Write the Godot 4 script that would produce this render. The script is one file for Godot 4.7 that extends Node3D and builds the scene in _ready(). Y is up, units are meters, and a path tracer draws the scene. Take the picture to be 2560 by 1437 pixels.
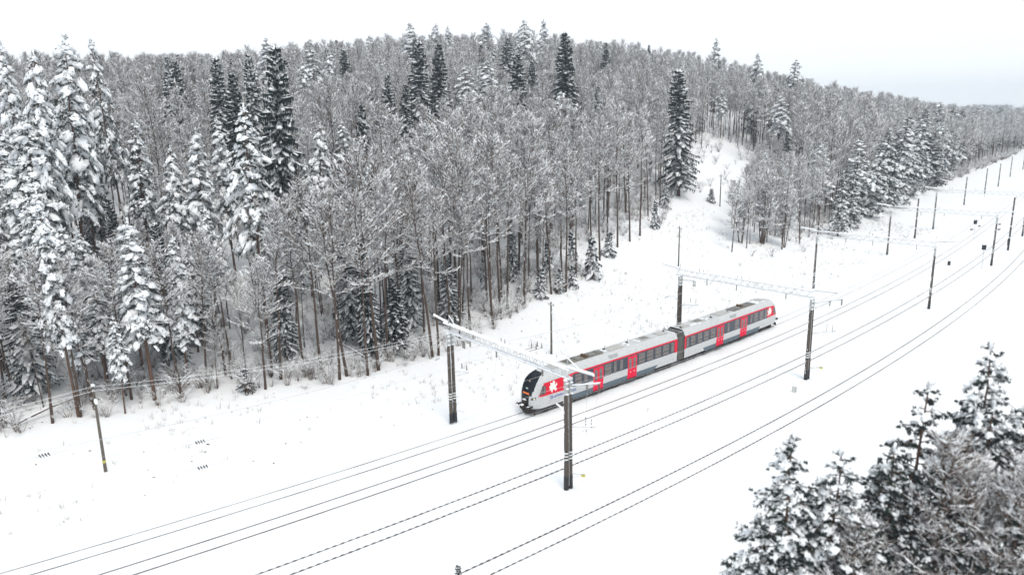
extends Node3D
# A two-car railcar on a snowy line below a forested hill. Everything is placed by chainage:
# u = metres along the train's track, lat = metres to its right (negative is the forest side).

const TH := 0.785398163

var rng := RandomNumberGenerator.new()
var used := {}
var M := {}
var rough_noise := FastNoiseLite.new()


# ---------------------------------------------------------------- the line and the land
func slope(u: float) -> float:
	var w := clampf(u, -10.0, 300.0) / 100.0
	return 0.224201 + (-1.045957) * 0.2 * w + 0.114414 * 0.3 * w * w

func curve(u: float) -> float:
	var k := clampf(u, -10.0, 300.0)
	var w := k / 100.0
	return (-6.291163) * 10.0 + 0.224201 * k + (-1.045957) * 10.0 * w * w + 0.114414 * 10.0 * w * w * w + slope(k) * (u - k)

func at(u: float, lat: float, y := 0.0) -> Vector3:
	var s := slope(u)
	var l := sqrt(1.0 + s * s)
	var uu := u - s / l * lat
	var vv := curve(u) + lat / l
	return Vector3((uu + vv) * sin(TH), y, (vv - uu) * cos(TH))

func heading(u: float) -> float:      # turn about y that sends +x along the track
	var d := at(u + 0.5, 0.0) - at(u - 0.5, 0.0)
	return atan2(-d.z, d.x)

func chainage(x: float, z: float) -> Vector2:
	var u := (x - z) * sin(TH)
	var v := (x + z) * sin(TH)
	var uu := u
	for i in 9:
		var s := slope(uu)
		uu += 0.8 * ((u - uu) + (v - curve(uu)) * s) / (1.0 + s * s)
	var s2 := slope(uu)
	var l := sqrt(1.0 + s2 * s2)
	return Vector2(uu, ((v - curve(uu)) - s2 * (u - uu)) / l)

const AMP_U := [-120.0, 30.0, 90.0, 150.0, 220.0, 300.0, 400.0, 550.0, 750.0]
const AMP_A := [0.95, 0.95, 1.03, 1.22, 1.42, 1.45, 1.2, 0.8, 0.4]

func amp(u: float) -> float:
	if u <= AMP_U[0]: return AMP_A[0]
	for i in range(1, AMP_U.size()):
		if u < AMP_U[i]:
			return lerpf(AMP_A[i - 1], AMP_A[i], (u - AMP_U[i - 1]) / (AMP_U[i] - AMP_U[i - 1]))
	return AMP_A[-1]

func elev(u: float, lat: float) -> float:
	var w := -lat
	var g := 0.32 * 6.0 * log(1.0 + exp(minf((w - 22.0) / 6.0, 60.0)))
	g = g / pow(1.0 + pow(g / 33.5, 4.0), 0.25)
	if w > 260.0: g *= maxf(0.0, 1.0 - (w - 260.0) / 500.0)
	return amp(u) * g

func ground(u: float, lat: float) -> float:
	var p := at(u, lat)
	return elev(u, lat) + bumps(p.x, p.z, lat)

func bumps(x: float, z: float, lat: float) -> float:
	var k := smoothstep(3.5, 9.0, -lat) if lat < 0.0 else smoothstep(24.5, 34.0, lat)
	var flat := 0.0
	if lat > -6.0 and lat < 60.0: flat = (0.035 + 0.11 * smoothstep(23.0, 27.0, lat)) * rough_noise.get_noise_2d(x * 6.0 + 40.0, z * 6.0)
	return (flat - 0.02 if k < 1.0 else 0.0) + k * (0.28 * rough_noise.get_noise_2d(x * 3.0, z * 3.0) + 0.16 * rough_noise.get_noise_2d(x * 11.0, z * 11.0 + 90.0))

func on(u: float, lat: float, up := 0.0) -> Vector3:
	return at(u, lat, ground(u, lat) + up)


# ---------------------------------------------------------------- mesh building
class MB:
	var v := PackedVector3Array()
	var n := PackedVector3Array()

	func tri(a: Vector3, b: Vector3, c: Vector3) -> void:
		var q := (c - a).cross(b - a).normalized()
		v.push_back(a); v.push_back(b); v.push_back(c)
		n.push_back(q); n.push_back(q); n.push_back(q)

	func trin(a: Vector3, b: Vector3, c: Vector3, na: Vector3, nb: Vector3, nc: Vector3) -> void:
		if (c - a).cross(b - a).dot(na + nb + nc) < 0.0:
			v.push_back(a); v.push_back(c); v.push_back(b)
			n.push_back(na); n.push_back(nc); n.push_back(nb)
		else:
			v.push_back(a); v.push_back(b); v.push_back(c)
			n.push_back(na); n.push_back(nb); n.push_back(nc)

	func quad(a: Vector3, b: Vector3, c: Vector3, d: Vector3) -> void:
		tri(a, b, c); tri(a, c, d)

	func facing(a: Vector3, b: Vector3, c: Vector3, d: Vector3, q: Vector3) -> void:
		trin(a, b, c, q, q, q); trin(a, c, d, q, q, q)

	func box(c: Vector3, s: Vector3, t := Basis()) -> void:
		var x := t.x * s.x * 0.5
		var y := t.y * s.y * 0.5
		var z := t.z * s.z * 0.5
		facing(c + x - y - z, c + x + y - z, c + x + y + z, c + x - y + z, t.x)
		facing(c - x - y - z, c - x + y - z, c - x + y + z, c - x - y + z, -t.x)
		facing(c + y - x - z, c + y + x - z, c + y + x + z, c + y - x + z, t.y)
		facing(c - y - x - z, c - y + x - z, c - y + x + z, c - y - x + z, -t.y)
		facing(c + z - x - y, c + z + x - y, c + z + x + y, c + z - x + y, t.z)
		facing(c - z - x - y, c - z + x - y, c - z + x + y, c - z - x + y, -t.z)

	func tube(p: PackedVector3Array, r: PackedFloat32Array, sides := 6, caps := false) -> void:
		var rings := []
		var norms := []
		for i in p.size():
			var d := (p[mini(i + 1, p.size() - 1)] - p[maxi(i - 1, 0)]).normalized()
			var e := d.cross(Vector3.UP if absf(d.y) < 0.9 else Vector3.RIGHT).normalized()
			var f := d.cross(e)
			var ring := PackedVector3Array()
			var norm := PackedVector3Array()
			for k in sides:
				var a := TAU * k / sides
				var q := e * cos(a) + f * sin(a)
				norm.push_back(q)
				ring.push_back(p[i] + q * r[i])
			rings.append(ring); norms.append(norm)
		for i in p.size() - 1:
			for k in sides:
				var j := (k + 1) % sides
				trin(rings[i][k], rings[i][j], rings[i + 1][j], norms[i][k], norms[i][j], norms[i + 1][j])
				trin(rings[i][k], rings[i + 1][j], rings[i + 1][k], norms[i][k], norms[i + 1][j], norms[i + 1][k])
		if caps:
			for e in [0, p.size() - 1]:
				var q: Vector3 = (p[e] - p[1 if e == 0 else e - 1]).normalized()
				for k in range(1, sides - 1):
					trin(rings[e][0], rings[e][k], rings[e][k + 1], q, q, q)

	func rod(a: Vector3, b: Vector3, r: float, sides := 5, r2 := -1.0) -> void:
		tube(PackedVector3Array([a, b]), PackedFloat32Array([r, r if r2 < 0.0 else r2]), sides, true)

	func ridge(a: Vector3, b: Vector3, w: float, h: float, w2 := -1.0) -> void:   # snow lying along a branch or bar
		var d := (b - a)
		var p := d.cross(Vector3.UP)
		if p.length_squared() < 1e-8: return
		p = p.normalized()
		var e := w2 if w2 >= 0.0 else w
		var k := h * (e / w)
		var ua := a + Vector3.UP * h
		var ub := b + Vector3.UP * k
		var q1 := (p + Vector3.UP).normalized()
		var q2 := (Vector3.UP - p).normalized()
		trin(a + p * w, b + p * e, ub, q1, q1, q1); trin(a + p * w, ub, ua, q1, q1, q1)
		trin(a - p * w, b - p * e, ub, q2, q2, q2); trin(a - p * w, ub, ua, q2, q2, q2)

	func strip(a: Vector3, b: Vector3, t: float, t2 := -1.0) -> void:   # a thin twig: two crossed blades
		var d := (b - a)
		var p := d.cross(Vector3.UP)
		if p.length_squared() < 1e-8: p = Vector3.RIGHT
		p = p.normalized()
		var q := p.cross(d).normalized()
		var e := t2 if t2 >= 0.0 else t
		quad(a + q * t, b + q * e, b - q * e, a - q * t)
		tri(a + p * t, b, a - p * t)

	func blob(c: Vector3, t: Basis, rg: RandomNumberGenerator, rows := 4, segs := 7, wob := 0.22) -> void:
		var pts := []
		var nor := []
		for i in rows + 1:
			var la := PI * i / rows
			var row := PackedVector3Array()
			var nr := PackedVector3Array()
			for k in segs:
				var lo := TAU * (k + 0.5 * (i % 2)) / segs
				var q := Vector3(sin(la) * cos(lo), cos(la), sin(la) * sin(lo))
				var s := 1.0 + rg.randf_range(-wob, wob)
				if i == 0 or i == rows: s = 1.0
				row.push_back(c + t * (q * s))
				nr.push_back((t.inverse().transposed() * q).normalized())
			pts.append(row); nor.append(nr)
		for i in rows:
			for k in segs:
				var j := (k + 1) % segs
				if i > 0: trin(pts[i][k], pts[i][j], pts[i + 1][k], nor[i][k], nor[i][j], nor[i + 1][k])
				if i < rows - 1: trin(pts[i][j], pts[i + 1][j], pts[i + 1][k], nor[i][j], nor[i + 1][j], nor[i + 1][k])

	func lump(c: Vector3, x: Vector3, y: Vector3, z: Vector3) -> void:   # a small pat of snow, eight faces
		var p := [c + x, c + z, c - x, c - z]
		var q := [(x.normalized() + Vector3.UP * 0.4).normalized(), (z.normalized() + Vector3.UP * 0.4).normalized(), (-x.normalized() + Vector3.UP * 0.4).normalized(), (-z.normalized() + Vector3.UP * 0.4).normalized()]
		for k in 4:
			var j := (k + 1) % 4
			trin(p[k], p[j], c + y, q[k], q[j], Vector3.UP)
			trin(p[k], p[j], c - y * 0.6, q[k] - Vector3.UP, q[j] - Vector3.UP, Vector3.DOWN)

	func mesh() -> ArrayMesh:
		var arr := []
		arr.resize(Mesh.ARRAY_MAX)
		arr[Mesh.ARRAY_VERTEX] = v
		arr[Mesh.ARRAY_NORMAL] = n
		var m := ArrayMesh.new()
		m.add_surface_from_arrays(Mesh.PRIMITIVE_TRIANGLES, arr)
		return m


func mat(called: String, c: Color, rough := 0.8, metal := 0.0) -> StandardMaterial3D:
	var m := StandardMaterial3D.new()
	m.resource_name = called
	m.albedo_color = c.linear_to_srgb()
	m.roughness = rough
	m.metallic = metal
	M[called] = m
	return m

func noise_tex(seed_: int, freq: float, a: Color, b: Color, octaves := 4, size := 512) -> NoiseTexture2D:
	var nz := FastNoiseLite.new()
	nz.seed = seed_; nz.frequency = freq; nz.fractal_octaves = octaves
	var t := NoiseTexture2D.new()
	t.noise = nz; t.width = size; t.height = size; t.seamless = true
	var g := Gradient.new()
	g.set_color(0, a.linear_to_srgb()); g.set_color(1, b.linear_to_srgb())
	t.color_ramp = g
	return t

func grained(called: String, a: Color, b: Color, scale_: float, freq := 0.02, rough := 0.85, seed_ := 3) -> StandardMaterial3D:
	var m := mat(called, Color(1, 1, 1), rough)
	m.albedo_texture = noise_tex(seed_, freq, a, b)
	m.uv1_triplanar = true
	m.uv1_world_triplanar = true
	m.uv1_scale = Vector3.ONE * scale_
	return m


# ---------------------------------------------------------------- naming and tagging
func numbered(called: String) -> String:
	var k: int = used.get(called, 0)
	used[called] = k + 1
	return called if k == 0 else "%s_%03d" % [called, k]

func tag(o: Node, label: String, category := "", group := "", kind := "") -> Node:
	o.set_meta("label", label)
	if category: o.set_meta("category", category)
	if group: o.set_meta("group", group)
	if kind: o.set_meta("kind", kind)
	return o

func thing(called: String, label: String, category: String, where: Vector3, turn := 0.0, group := "", kind := "") -> Node3D:
	var o := Node3D.new()
	o.name = numbered(called)
	o.position = where
	o.rotation.y = turn
	add_child(o)
	tag(o, label, category, group, kind)
	return o

func part(parent: Node, called: String, b: MB, m: Material, kind := "") -> MeshInstance3D:
	return part_mesh(parent, called, b.mesh(), m, kind)

func part_mesh(parent: Node, called: String, mesh: Mesh, m: Material, kind := "") -> MeshInstance3D:
	var o := MeshInstance3D.new()
	var k := 0
	var nm := called
	while parent.has_node(NodePath(nm)):
		k += 1
		nm = "%s_%03d" % [called, k]
	o.name = nm
	o.mesh = mesh
	o.material_override = m
	parent.add_child(o)
	if kind: o.set_meta("kind", kind)
	return o

func solo(called: String, b: MB, m: Material, label: String, category: String, group := "", kind := "") -> MeshInstance3D:
	var o := MeshInstance3D.new()
	o.name = numbered(called)
	o.mesh = b.mesh()
	o.material_override = m
	add_child(o)
	tag(o, label, category, group, kind)
	return o


# ---------------------------------------------------------------- trees
func bare_tree(seed_: int, h: float, crown0: float, spread: float, nprim: int, nsec: int, ntwig: int, snow := 1.0, lean := 0.0, stems := 1) -> Node3D:
	var r := RandomNumberGenerator.new()
	r.seed = seed_
	var trunk := MB.new()
	var twigs := MB.new()
	var white := MB.new()
	for st in stems:
		var dirx := r.randf() * TAU
		var out := lean * r.randf_range(0.6, 1.2)
		var hh := h * (1.0 if st == 0 else r.randf_range(0.7, 0.95))
		var p := PackedVector3Array()
		var rad := PackedFloat32Array()
		var steps := 9
		var off := Vector3(cos(dirx), 0, sin(dirx)) * (0.0 if stems == 1 else r.randf_range(0.2, 0.6))
		var wob := Vector3.ZERO
		for i in steps + 1:
			var t := float(i) / steps
			wob += Vector3(r.randf_range(-1, 1), 0, r.randf_range(-1, 1)) * 0.014 * h
			p.push_back(off + Vector3(cos(dirx) * out * t * hh, hh * t, sin(dirx) * out * t * hh) + wob * t)
			rad.push_back(lerpf(h * 0.0075 + 0.035, 0.02, pow(t, 0.85)))
		trunk.tube(p, rad, 6)
		# wind-blown snow stuck to the windward side of the stem
		for i in 16:
			var t := r.randf() * 0.75
			var k := int(t * steps)
			var c := p[k].lerp(p[k + 1], t * steps - k)
			var a := r.randf_range(2.2, 4.6)
			var q := Vector3(cos(a), 0.35, sin(a)) * rad[k]
			white.ridge(c + q * 1.02, c + q * 1.02 + Vector3(0.01, r.randf_range(0.15, 0.55), 0.01), 0.05, 0.05)
		for i in nprim:
			var tt := pow((i + r.randf() * 0.6) / nprim, 0.9)
			var t := minf(crown0 + (1.0 - crown0) * tt, 0.985)
			var k := mini(int(t * steps), steps - 1)
			var base := p[k].lerp(p[k + 1], t * steps - k)
			var az := i * 2.399 + r.randf_range(-0.5, 0.5)
			var ln := spread * (0.30 + 0.70 * sin(PI * clampf(tt * 0.82 + 0.14, 0.0, 1.0))) * r.randf_range(0.75, 1.2)
			var el := lerpf(0.42, 1.15, tt) + r.randf_range(-0.28, 0.28)
			if tt < 0.15: el -= 0.3
			var d := Vector3(cos(az) * cos(el), sin(el), sin(az) * cos(el))
			var bp := PackedVector3Array([base])
			var br := PackedFloat32Array([rad[k] * 0.45 + 0.012])
			var cur := d
			for j in 3:
				cur = (cur + Vector3(r.randf_range(-0.25, 0.25), r.randf_range(-0.05, 0.22), r.randf_range(-0.25, 0.25))).normalized()
				bp.push_back(bp[j] + cur * ln / 3.0)
				br.push_back(lerpf(br[0], 0.012, (j + 1) / 3.0))
			trunk.tube(bp, br, 4)
			for j in 3:
				var flat := 1.0 - 0.6 * absf((bp[j + 1] - bp[j]).normalized().y)
				white.ridge(bp[j] + Vector3.UP * br[j] * 0.5, bp[j + 1] + Vector3.UP * br[j + 1] * 0.5, (br[j] + 0.035) * flat * snow, 0.075 * flat * snow, (br[j + 1] + 0.03) * flat * snow)
			for s in nsec:
				var f := 0.22 + 0.78 * (s + r.randf() * 0.8) / nsec
				var fk := mini(int(f * 3.0), 2)
				var sb := bp[fk].lerp(bp[fk + 1], clampf(f * 3.0 - fk, 0.0, 1.0))
				var md := (bp[fk + 1] - bp[fk]).normalized()
				var side := md.cross(Vector3.UP).normalized() * (1.0 if s % 2 == 0 else -1.0)
				var sd := (md * r.randf_range(0.5, 0.9) + side * r.randf_range(0.4, 0.9) + Vector3(r.randf_range(-0.3, 0.3), r.randf_range(-0.1, 0.5), r.randf_range(-0.3, 0.3))).normalized()
				var sl := ln * 0.42 * (1.1 - 0.6 * f) * r.randf_range(0.7, 1.3) + 0.35
				var mid := sb + sd * sl * 0.5
				sd = (sd + Vector3(0, r.randf_range(-0.1, 0.3), 0)).normalized()
				var tip := mid + sd * sl * 0.5
				twigs.strip(sb, mid, 0.034, 0.026)
				twigs.strip(mid, tip, 0.026, 0.012)
				var fl := 1.0 - 0.6 * absf(sd.y)
				if r.randf() < 0.8: white.ridge(sb + Vector3.UP * 0.015, mid + Vector3.UP * 0.012, 0.08 * fl * snow, 0.095 * fl * snow)
				if r.randf() < 0.8: white.ridge(mid + Vector3.UP * 0.012, tip + Vector3.UP * 0.01, 0.085 * fl * snow, 0.09 * fl * snow, 0.025)
				for lk in 3:
					if r.randf() < 0.72:
						var lc := sb.lerp(tip, r.randf_range(0.2, 1.0)) + Vector3(r.randf_range(-0.12, 0.12), 0.03, r.randf_range(-0.12, 0.12))
						var lr := (0.06 + 0.22 * pow(r.randf(), 1.7)) * snow
						white.lump(lc, sd * lr * r.randf_range(1.0, 1.9), Vector3.UP * lr * 0.6, sd.cross(Vector3.UP).normalized() * lr * r.randf_range(0.6, 1.0))
				for w in ntwig:
					var wf := (w + r.randf()) / ntwig
					var wb := sb.lerp(tip, 0.15 + 0.85 * wf)
					var wd := (sd * 0.6 + Vector3(r.randf_range(-0.9, 0.9), r.randf_range(-0.25, 0.75), r.randf_range(-0.9, 0.9))).normalized()
					var we := wb + wd * r.randf_range(0.25, 0.75)
					twigs.strip(wb, we, 0.020, 0.010)
					if r.randf() < 0.66:
						var f2 := 1.0 - 0.65 * absf(wd.y)
						white.ridge(wb, wb.lerp(we, 0.9), 0.045 * f2 * snow, 0.055 * f2 * snow, 0.016)
	var o := Node3D.new()
	part(o, "trunk", trunk, M.bark)
	part(o, "branches", twigs, M.twig)
	part(o, "snow", white, M.snow)
	return o


func spruce(seed_: int, h: float, w: float, snow: float, fine := 1.0) -> Node3D:
	var r := RandomNumberGenerator.new()
	r.seed = seed_
	var trunk := MB.new()
	var green := MB.new()
	var white := MB.new()
	trunk.tube(PackedVector3Array([Vector3.ZERO, Vector3(0.05, h * 0.5, 0), Vector3(0, h, 0)]), PackedFloat32Array([h * 0.011 + 0.03, h * 0.007, 0.015]), 6)
	var y := h * 0.10
	while y < h * 0.985:
		var t := y / h
		var ln := w * 0.5 * pow(1.0 - t, 0.66 if w / h < 0.45 else 0.9) * (1.0 if t > 0.14 else 0.75) + 0.10
		var nb := 6 if ln > 0.8 else 4
		var az0 := r.randf() * TAU
		for b in nb:
			var az := az0 + TAU * b / nb + r.randf_range(-0.3, 0.3)
			var l := ln * r.randf_range(0.62, 1.22)
			var o_ := Vector3(cos(az), 0, sin(az))
			var sd := Vector3(-sin(az), 0, cos(az))
			var drop := lerpf(0.72, -0.30, smoothstep(0.40, 1.0, t)) + r.randf_range(-0.16, 0.16)
			var segs := maxi(2, int(ceil(l / (0.5 / fine))))
			var yb := y + r.randf_range(-0.2, 0.2)
			var pr := Vector3(0, yb, 0)
			var lastw := 0.0
			for k in segs:
				var f0 := float(k) / segs
				var f1 := float(k + 1) / segs
				var p1 := Vector3(0, yb, 0) + o_ * l * f1 + Vector3.UP * l * (0.10 * f1 - drop * pow(f1, 1.3) + 0.12 * maxf(0.0, f1 - 0.7))
				green.strip(pr, p1, 0.03, 0.02)
				var wd := (0.16 + 0.36 * sin(PI * clampf(f1 * 0.85 + 0.1, 0, 1))) * minf(1.0, 0.35 + l * 0.45)
				var nn := 2 if fine < 1.5 else 3
				for q in nn:
					for s in [-1.0, 1.0]:
						var bse := pr.lerp(p1, (q + r.randf()) / nn)
						var e: Vector3 = bse + sd * s * wd * r.randf_range(0.7, 1.35) + o_ * r.randf_range(0.05, 0.3) + Vector3.DOWN * r.randf_range(0.08, 0.34)
						var m_ := bse + o_ * 0.16 / fine + Vector3.DOWN * 0.03
						green.tri(bse - o_ * 0.10 / fine, m_, e)
						green.tri(bse, m_, bse.lerp(e, 0.5) + Vector3.DOWN * r.randf_range(0.25, 0.6) * minf(1.0, 0.4 + l * 0.4))
				if f1 > 0.22 and r.randf() < snow:
					var sw := wd * r.randf_range(0.40, 0.95) * minf(1.0, snow + 0.2)
					white.ridge(pr + Vector3.UP * 0.035, p1 + Vector3.UP * 0.03, maxf(lastw, 0.05), 0.05 + 0.35 * sw * snow, sw if k < segs - 1 else 0.08)
					lastw = sw
					if r.randf() < 0.30 * snow:
						var rr := sw * r.randf_range(0.7, 1.1) + 0.05
						white.blob(p1 + Vector3.UP * 0.02, Basis(sd * rr * 0.85, Vector3.UP * rr * 0.55, (p1 - pr).normalized() * rr * 1.25), r, 4, 6)
				else:
					lastw = 0.0
				pr = p1
		y += (0.30 + 0.30 * (1.0 - t)) * (0.75 if h < 8.0 else 1.0) / sqrt(fine)
	var o := Node3D.new()
	part(o, "trunk", trunk, M.bark)
	part(o, "needles", green, M.spruce_needles)
	part(o, "snow", white, M.snow)
	return o


func needle_tuft(green: MB, c: Vector3, d: Vector3, size: float, count: int, r: RandomNumberGenerator, thick := 0.05) -> void:
	for i in count:
		var q := (d * 0.5 + Vector3(r.randf_range(-1, 1), r.randf_range(-0.9, 0.6), r.randf_range(-1, 1))).normalized()
		var s := q.cross(Vector3(0.3, 1, 0.2)).normalized() * thick
		var b := c + Vector3(r.randf_range(-0.4, 0.4), r.randf_range(-0.35, 0.15), r.randf_range(-0.4, 0.4)) * size
		green.tri(b - s, b + s, b + q * size * r.randf_range(0.5, 1.0))


func pine(seed_: int, h: float, w: float, crown0: float, snow: float, fine := 1.0, cs := 1.0, many := 1.6) -> Node3D:
	var r := RandomNumberGenerator.new()
	r.seed = seed_
	var trunk := MB.new()
	var top := MB.new()
	var green := MB.new()
	var white := MB.new()
	var p := PackedVector3Array()
	var rad := PackedFloat32Array()
	var wob := Vector3.ZERO
	for i in 9:
		var t := i / 8.0
		wob += Vector3(r.randf_range(-1, 1), 0, r.randf_range(-1, 1)) * 0.012 * h
		p.push_back(Vector3(0, h * t, 0) + wob * t)
		rad.push_back(lerpf(h * 0.009 + 0.04, 0.03, pow(t, 0.9)))
	trunk.tube(p, rad, 7)
	var nb := int((1.0 - crown0) * h * 4.2)
	for i in nb:
		var tt := (i + r.randf() * 0.7) / nb
		var t := minf(crown0 + (1.0 - crown0) * tt, 0.992)
		var k := mini(int(t * 8), 7)
		var base := p[k].lerp(p[k + 1], t * 8 - k)
		var az := i * 2.399 + r.randf_range(-0.4, 0.4)
		var prof := pow(1.0 - tt, 0.75) * (0.55 + 0.45 * smoothstep(0.0, 0.25, tt))
		var l := w * 0.5 * prof * r.randf_range(0.7, 1.15) + 0.22
		var droop := lerpf(0.55, 0.05, pow(tt, 0.8)) + r.randf_range(-0.12, 0.18)
		var o_ := Vector3(cos(az), 0, sin(az))
		var sd := Vector3(-sin(az), 0, cos(az))
		var mid := base + o_ * l * 0.5 + Vector3.UP * l * 0.06
		var tip := base + o_ * l - Vector3.UP * l * droop
		trunk.tube(PackedVector3Array([base, mid, tip]), PackedFloat32Array([0.035 + 0.008 * l, 0.03, 0.015]), 4)
		var nc := maxi(2, int(l * 1.9 * many))
		for c in nc:
			var f := lerpf(0.28, 1.0, (c + 0.5 * r.randf()) / maxf(1.0, nc - 1.0)) if nc > 1 else 1.0
			f = minf(f, 1.02)
			var c0 := base.lerp(mid, f * 2.0) if f < 0.5 else mid.lerp(tip, f * 2.0 - 1.0)
			c0 += sd * r.randf_range(-0.5, 0.5) * l * 0.7 * f + Vector3.UP * r.randf_range(-0.25, 0.2)
			var down := (o_ * r.randf_range(0.5, 1.0) + Vector3.DOWN * (0.25 + droop * f * 2.0) + sd * r.randf_range(-0.6, 0.6)).normalized()
			var rr := cs * pow(r.randf(), 2.2) * 0.38 + cs * 0.17
			rr *= (0.6 + 0.4 * minf(1.0, l)) * lerpf(1.0, 0.8, tt)
			var side := down.cross(Vector3.UP).normalized()
			var upn := side.cross(down).normalized()
			if upn.y < 0.0: upn = -upn
			if r.randf() < snow:
				white.blob(c0 + upn * rr * 0.2, Basis(side * rr * r.randf_range(0.8, 1.15), upn * rr * 0.5, down * rr * r.randf_range(0.9, 1.5)), r, 4, 7, 0.36)
				for q in 3:   # smaller pats that break the outline, and shoots that stick out of the load
					var ang := r.randf() * TAU
					var e := (side * cos(ang) + down * sin(ang)).normalized()
					var lc := c0 + e * rr * r.randf_range(0.7, 1.25) + upn * rr * r.randf_range(-0.1, 0.35)
					var lr := rr * r.randf_range(0.35, 0.75)
					white.lump(lc, e * lr * 1.3, upn * lr * 0.6, e.cross(upn).normalized() * lr)
				for q in 3:
					var ang := r.randf() * TAU
					var e := (side * cos(ang) + down * sin(ang) * 1.2 + upn * r.randf_range(0.0, 0.7)).normalized()
					var st := c0 + e * rr * 0.45 + upn * rr * 0.4
					var wv := e.cross(upn).normalized() * 0.06
					green.tri(st - wv, st + wv, st + e * rr * r.randf_range(0.7, 1.3))
				needle_tuft(green, c0 - upn * rr * 0.25 + down * rr * 0.3, down, rr * 1.5, int(11 * fine), r, 0.05 / sqrt(fine))
			else:
				needle_tuft(green, c0, down, rr * 1.6, int(20 * fine), r, 0.06 / sqrt(fine))
				if r.randf() < 0.6:
					white.ridge(c0 - down * rr * 0.6 + Vector3.UP * 0.05, c0 + down * rr * 0.7 + Vector3.UP * 0.05, rr * 0.35, 0.10)
	white.blob(Vector3(0, h * 0.995, 0) + wob, Basis(Vector3(0.13, 0, 0), Vector3(0, 0.4, 0), Vector3(0, 0, 0.13)), r, 4, 6)
	needle_tuft(green, Vector3(0, h, 0) + wob, Vector3.UP, 0.5, 14, r, 0.04)
	var o := Node3D.new()
	part(o, "trunk", trunk, M.pine_bark)
	part(o, "needles", green, M.pine_needles)
	part(o, "snow", white, M.snow)
	return o


func bush(seed_: int, h: float, n_: int) -> Node3D:
	var r := RandomNumberGenerator.new()
	r.seed = seed_
	var b := MB.new()
	var white := MB.new()
	for i in n_:
		var a := r.randf() * TAU
		var o_ := Vector3(cos(a), 0, sin(a))
		var p0 := o_ * r.randf() * 0.25
		var p1 := p0 + Vector3.UP * h * r.randf_range(0.35, 0.6) + o_ * h * r.randf_range(0.05, 0.3)
		var p2 := p1 + Vector3.UP * h * r.randf_range(0.2, 0.5) + o_ * h * r.randf_range(0.1, 0.45)
		b.strip(p0, p1, 0.013, 0.010); b.strip(p1, p2, 0.010, 0.004)
		for k in 5:
			var q := p1.lerp(p2, r.randf())
			var e := q + (o_ + Vector3(r.randf_range(-1, 1), r.randf_range(0, 1), r.randf_range(-1, 1))).normalized() * h * 0.2
			b.strip(q, e, 0.01, 0.005)
			if r.randf() < 0.6: white.ridge(q, e, 0.025, 0.03, 0.01)
		white.ridge(p1, p2, 0.03, 0.04, 0.01)
	var o := Node3D.new()
	part(o, "stems", b, M.twig)
	part(o, "snow", white, M.snow)
	return o


func plant(proto: Node3D, called: String, label: String, category: String, group: String, u: float, lat: float, s: Vector3, turn: float) -> Node3D:
	var o: Node3D = proto.duplicate()
	o.name = numbered(called)
	o.position = on(u, lat, -0.12)
	o.rotation = Vector3(rng.randf_range(-0.05, 0.05), turn, rng.randf_range(-0.05, 0.05))
	o.scale = s
	add_child(o)
	tag(o, label, category, group)
	return o


func scatter(root: Node3D, called: String, proto: Node3D, places: Array) -> void:
	if places.is_empty(): return
	for ch in proto.get_children():
		var mi := ch as MeshInstance3D
		var mm := MultiMesh.new()
		mm.transform_format = MultiMesh.TRANSFORM_3D
		mm.mesh = mi.mesh
		mm.instance_count = places.size()
		for i in places.size():
			mm.set_instance_transform(i, places[i])
		var o := MultiMeshInstance3D.new()
		var nm := "%s_%s" % [called, mi.name]
		var k := 0
		while root.has_node(NodePath(nm)):
			k += 1
			nm = "%s_%s_%03d" % [called, mi.name, k]
		o.name = nm
		o.multimesh = mm
		o.material_override = mi.material_override
		root.add_child(o)
		o.set_meta("kind", "stuff")


# ---------------------------------------------------------------- railway
func rail(parent: Node, lat: float, u0: float, u1: float, patchy: float, seed_: int) -> void:
	var r := RandomNumberGenerator.new()
	r.seed = seed_
	var b := MB.new()
	var u := u0
	var step := 0.14 if patchy > 0.0 else 1.0
	var prev := []
	while u <= u1:
		var hw := 0.035
		var top := 0.06
		if patchy > 0.0:
			# snow drifted over the rail between the fastenings leaves a row of bare lengths
			var k := 0.5 + 0.5 * sin(TAU * u / 0.62 + 0.8 * sin(u * 0.31))
			var cover := 0.5 + 0.5 * sin(u * 0.11 + patchy * 9.0) * sin(u * 0.043 + 2.0)
			hw = lerpf(0.020, 0.066, pow(k, 0.8)) * lerpf(1.0, 0.55, cover * minf(1.0, patchy))
			top = lerpf(0.02, 0.06, k)
			if u > 140.0: step = 1.0
		elif u > 120.0: step = 3.0
		var ln := lat + (-1.4551 * u / 100.0 if lat > 18.0 else 0.0)
		var cur := [at(u, ln - hw, top), at(u, ln + hw, top), at(u, ln + hw, -0.05), at(u, ln - hw, -0.05)]
		if prev.size():
			b.facing(prev[0], cur[0], cur[1], prev[1], Vector3.UP)
			var q: Vector3 = (at(u, 1.0) - at(u, 0.0))
			b.facing(prev[1], cur[1], cur[2], prev[2], q)
			b.facing(prev[0], cur[0], cur[3], prev[3], -q)
		prev = cur
		u += step
	part(parent, "rail", b, M.rail)


func hang(a: Vector3, b: Vector3, sag: float, n_: int) -> PackedVector3Array:
	var p := PackedVector3Array()
	for i in n_ + 1:
		var t := float(i) / n_
		p.push_back(a.lerp(b, t) + Vector3.DOWN * sag * 4.0 * t * (1.0 - t))
	return p


func wire(called: String, label: String, group: String, stations: Array, radius: float, sag: float, m: Material) -> void:
	var b := MB.new()
	for i in stations.size() - 1:
		var p := hang(stations[i], stations[i + 1], sag, 8)
		var rr := PackedFloat32Array()
		rr.resize(p.size())
		rr.fill(radius)
		b.tube(p, rr, 4)
	solo(called, b, m, label, "wire", group)


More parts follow.
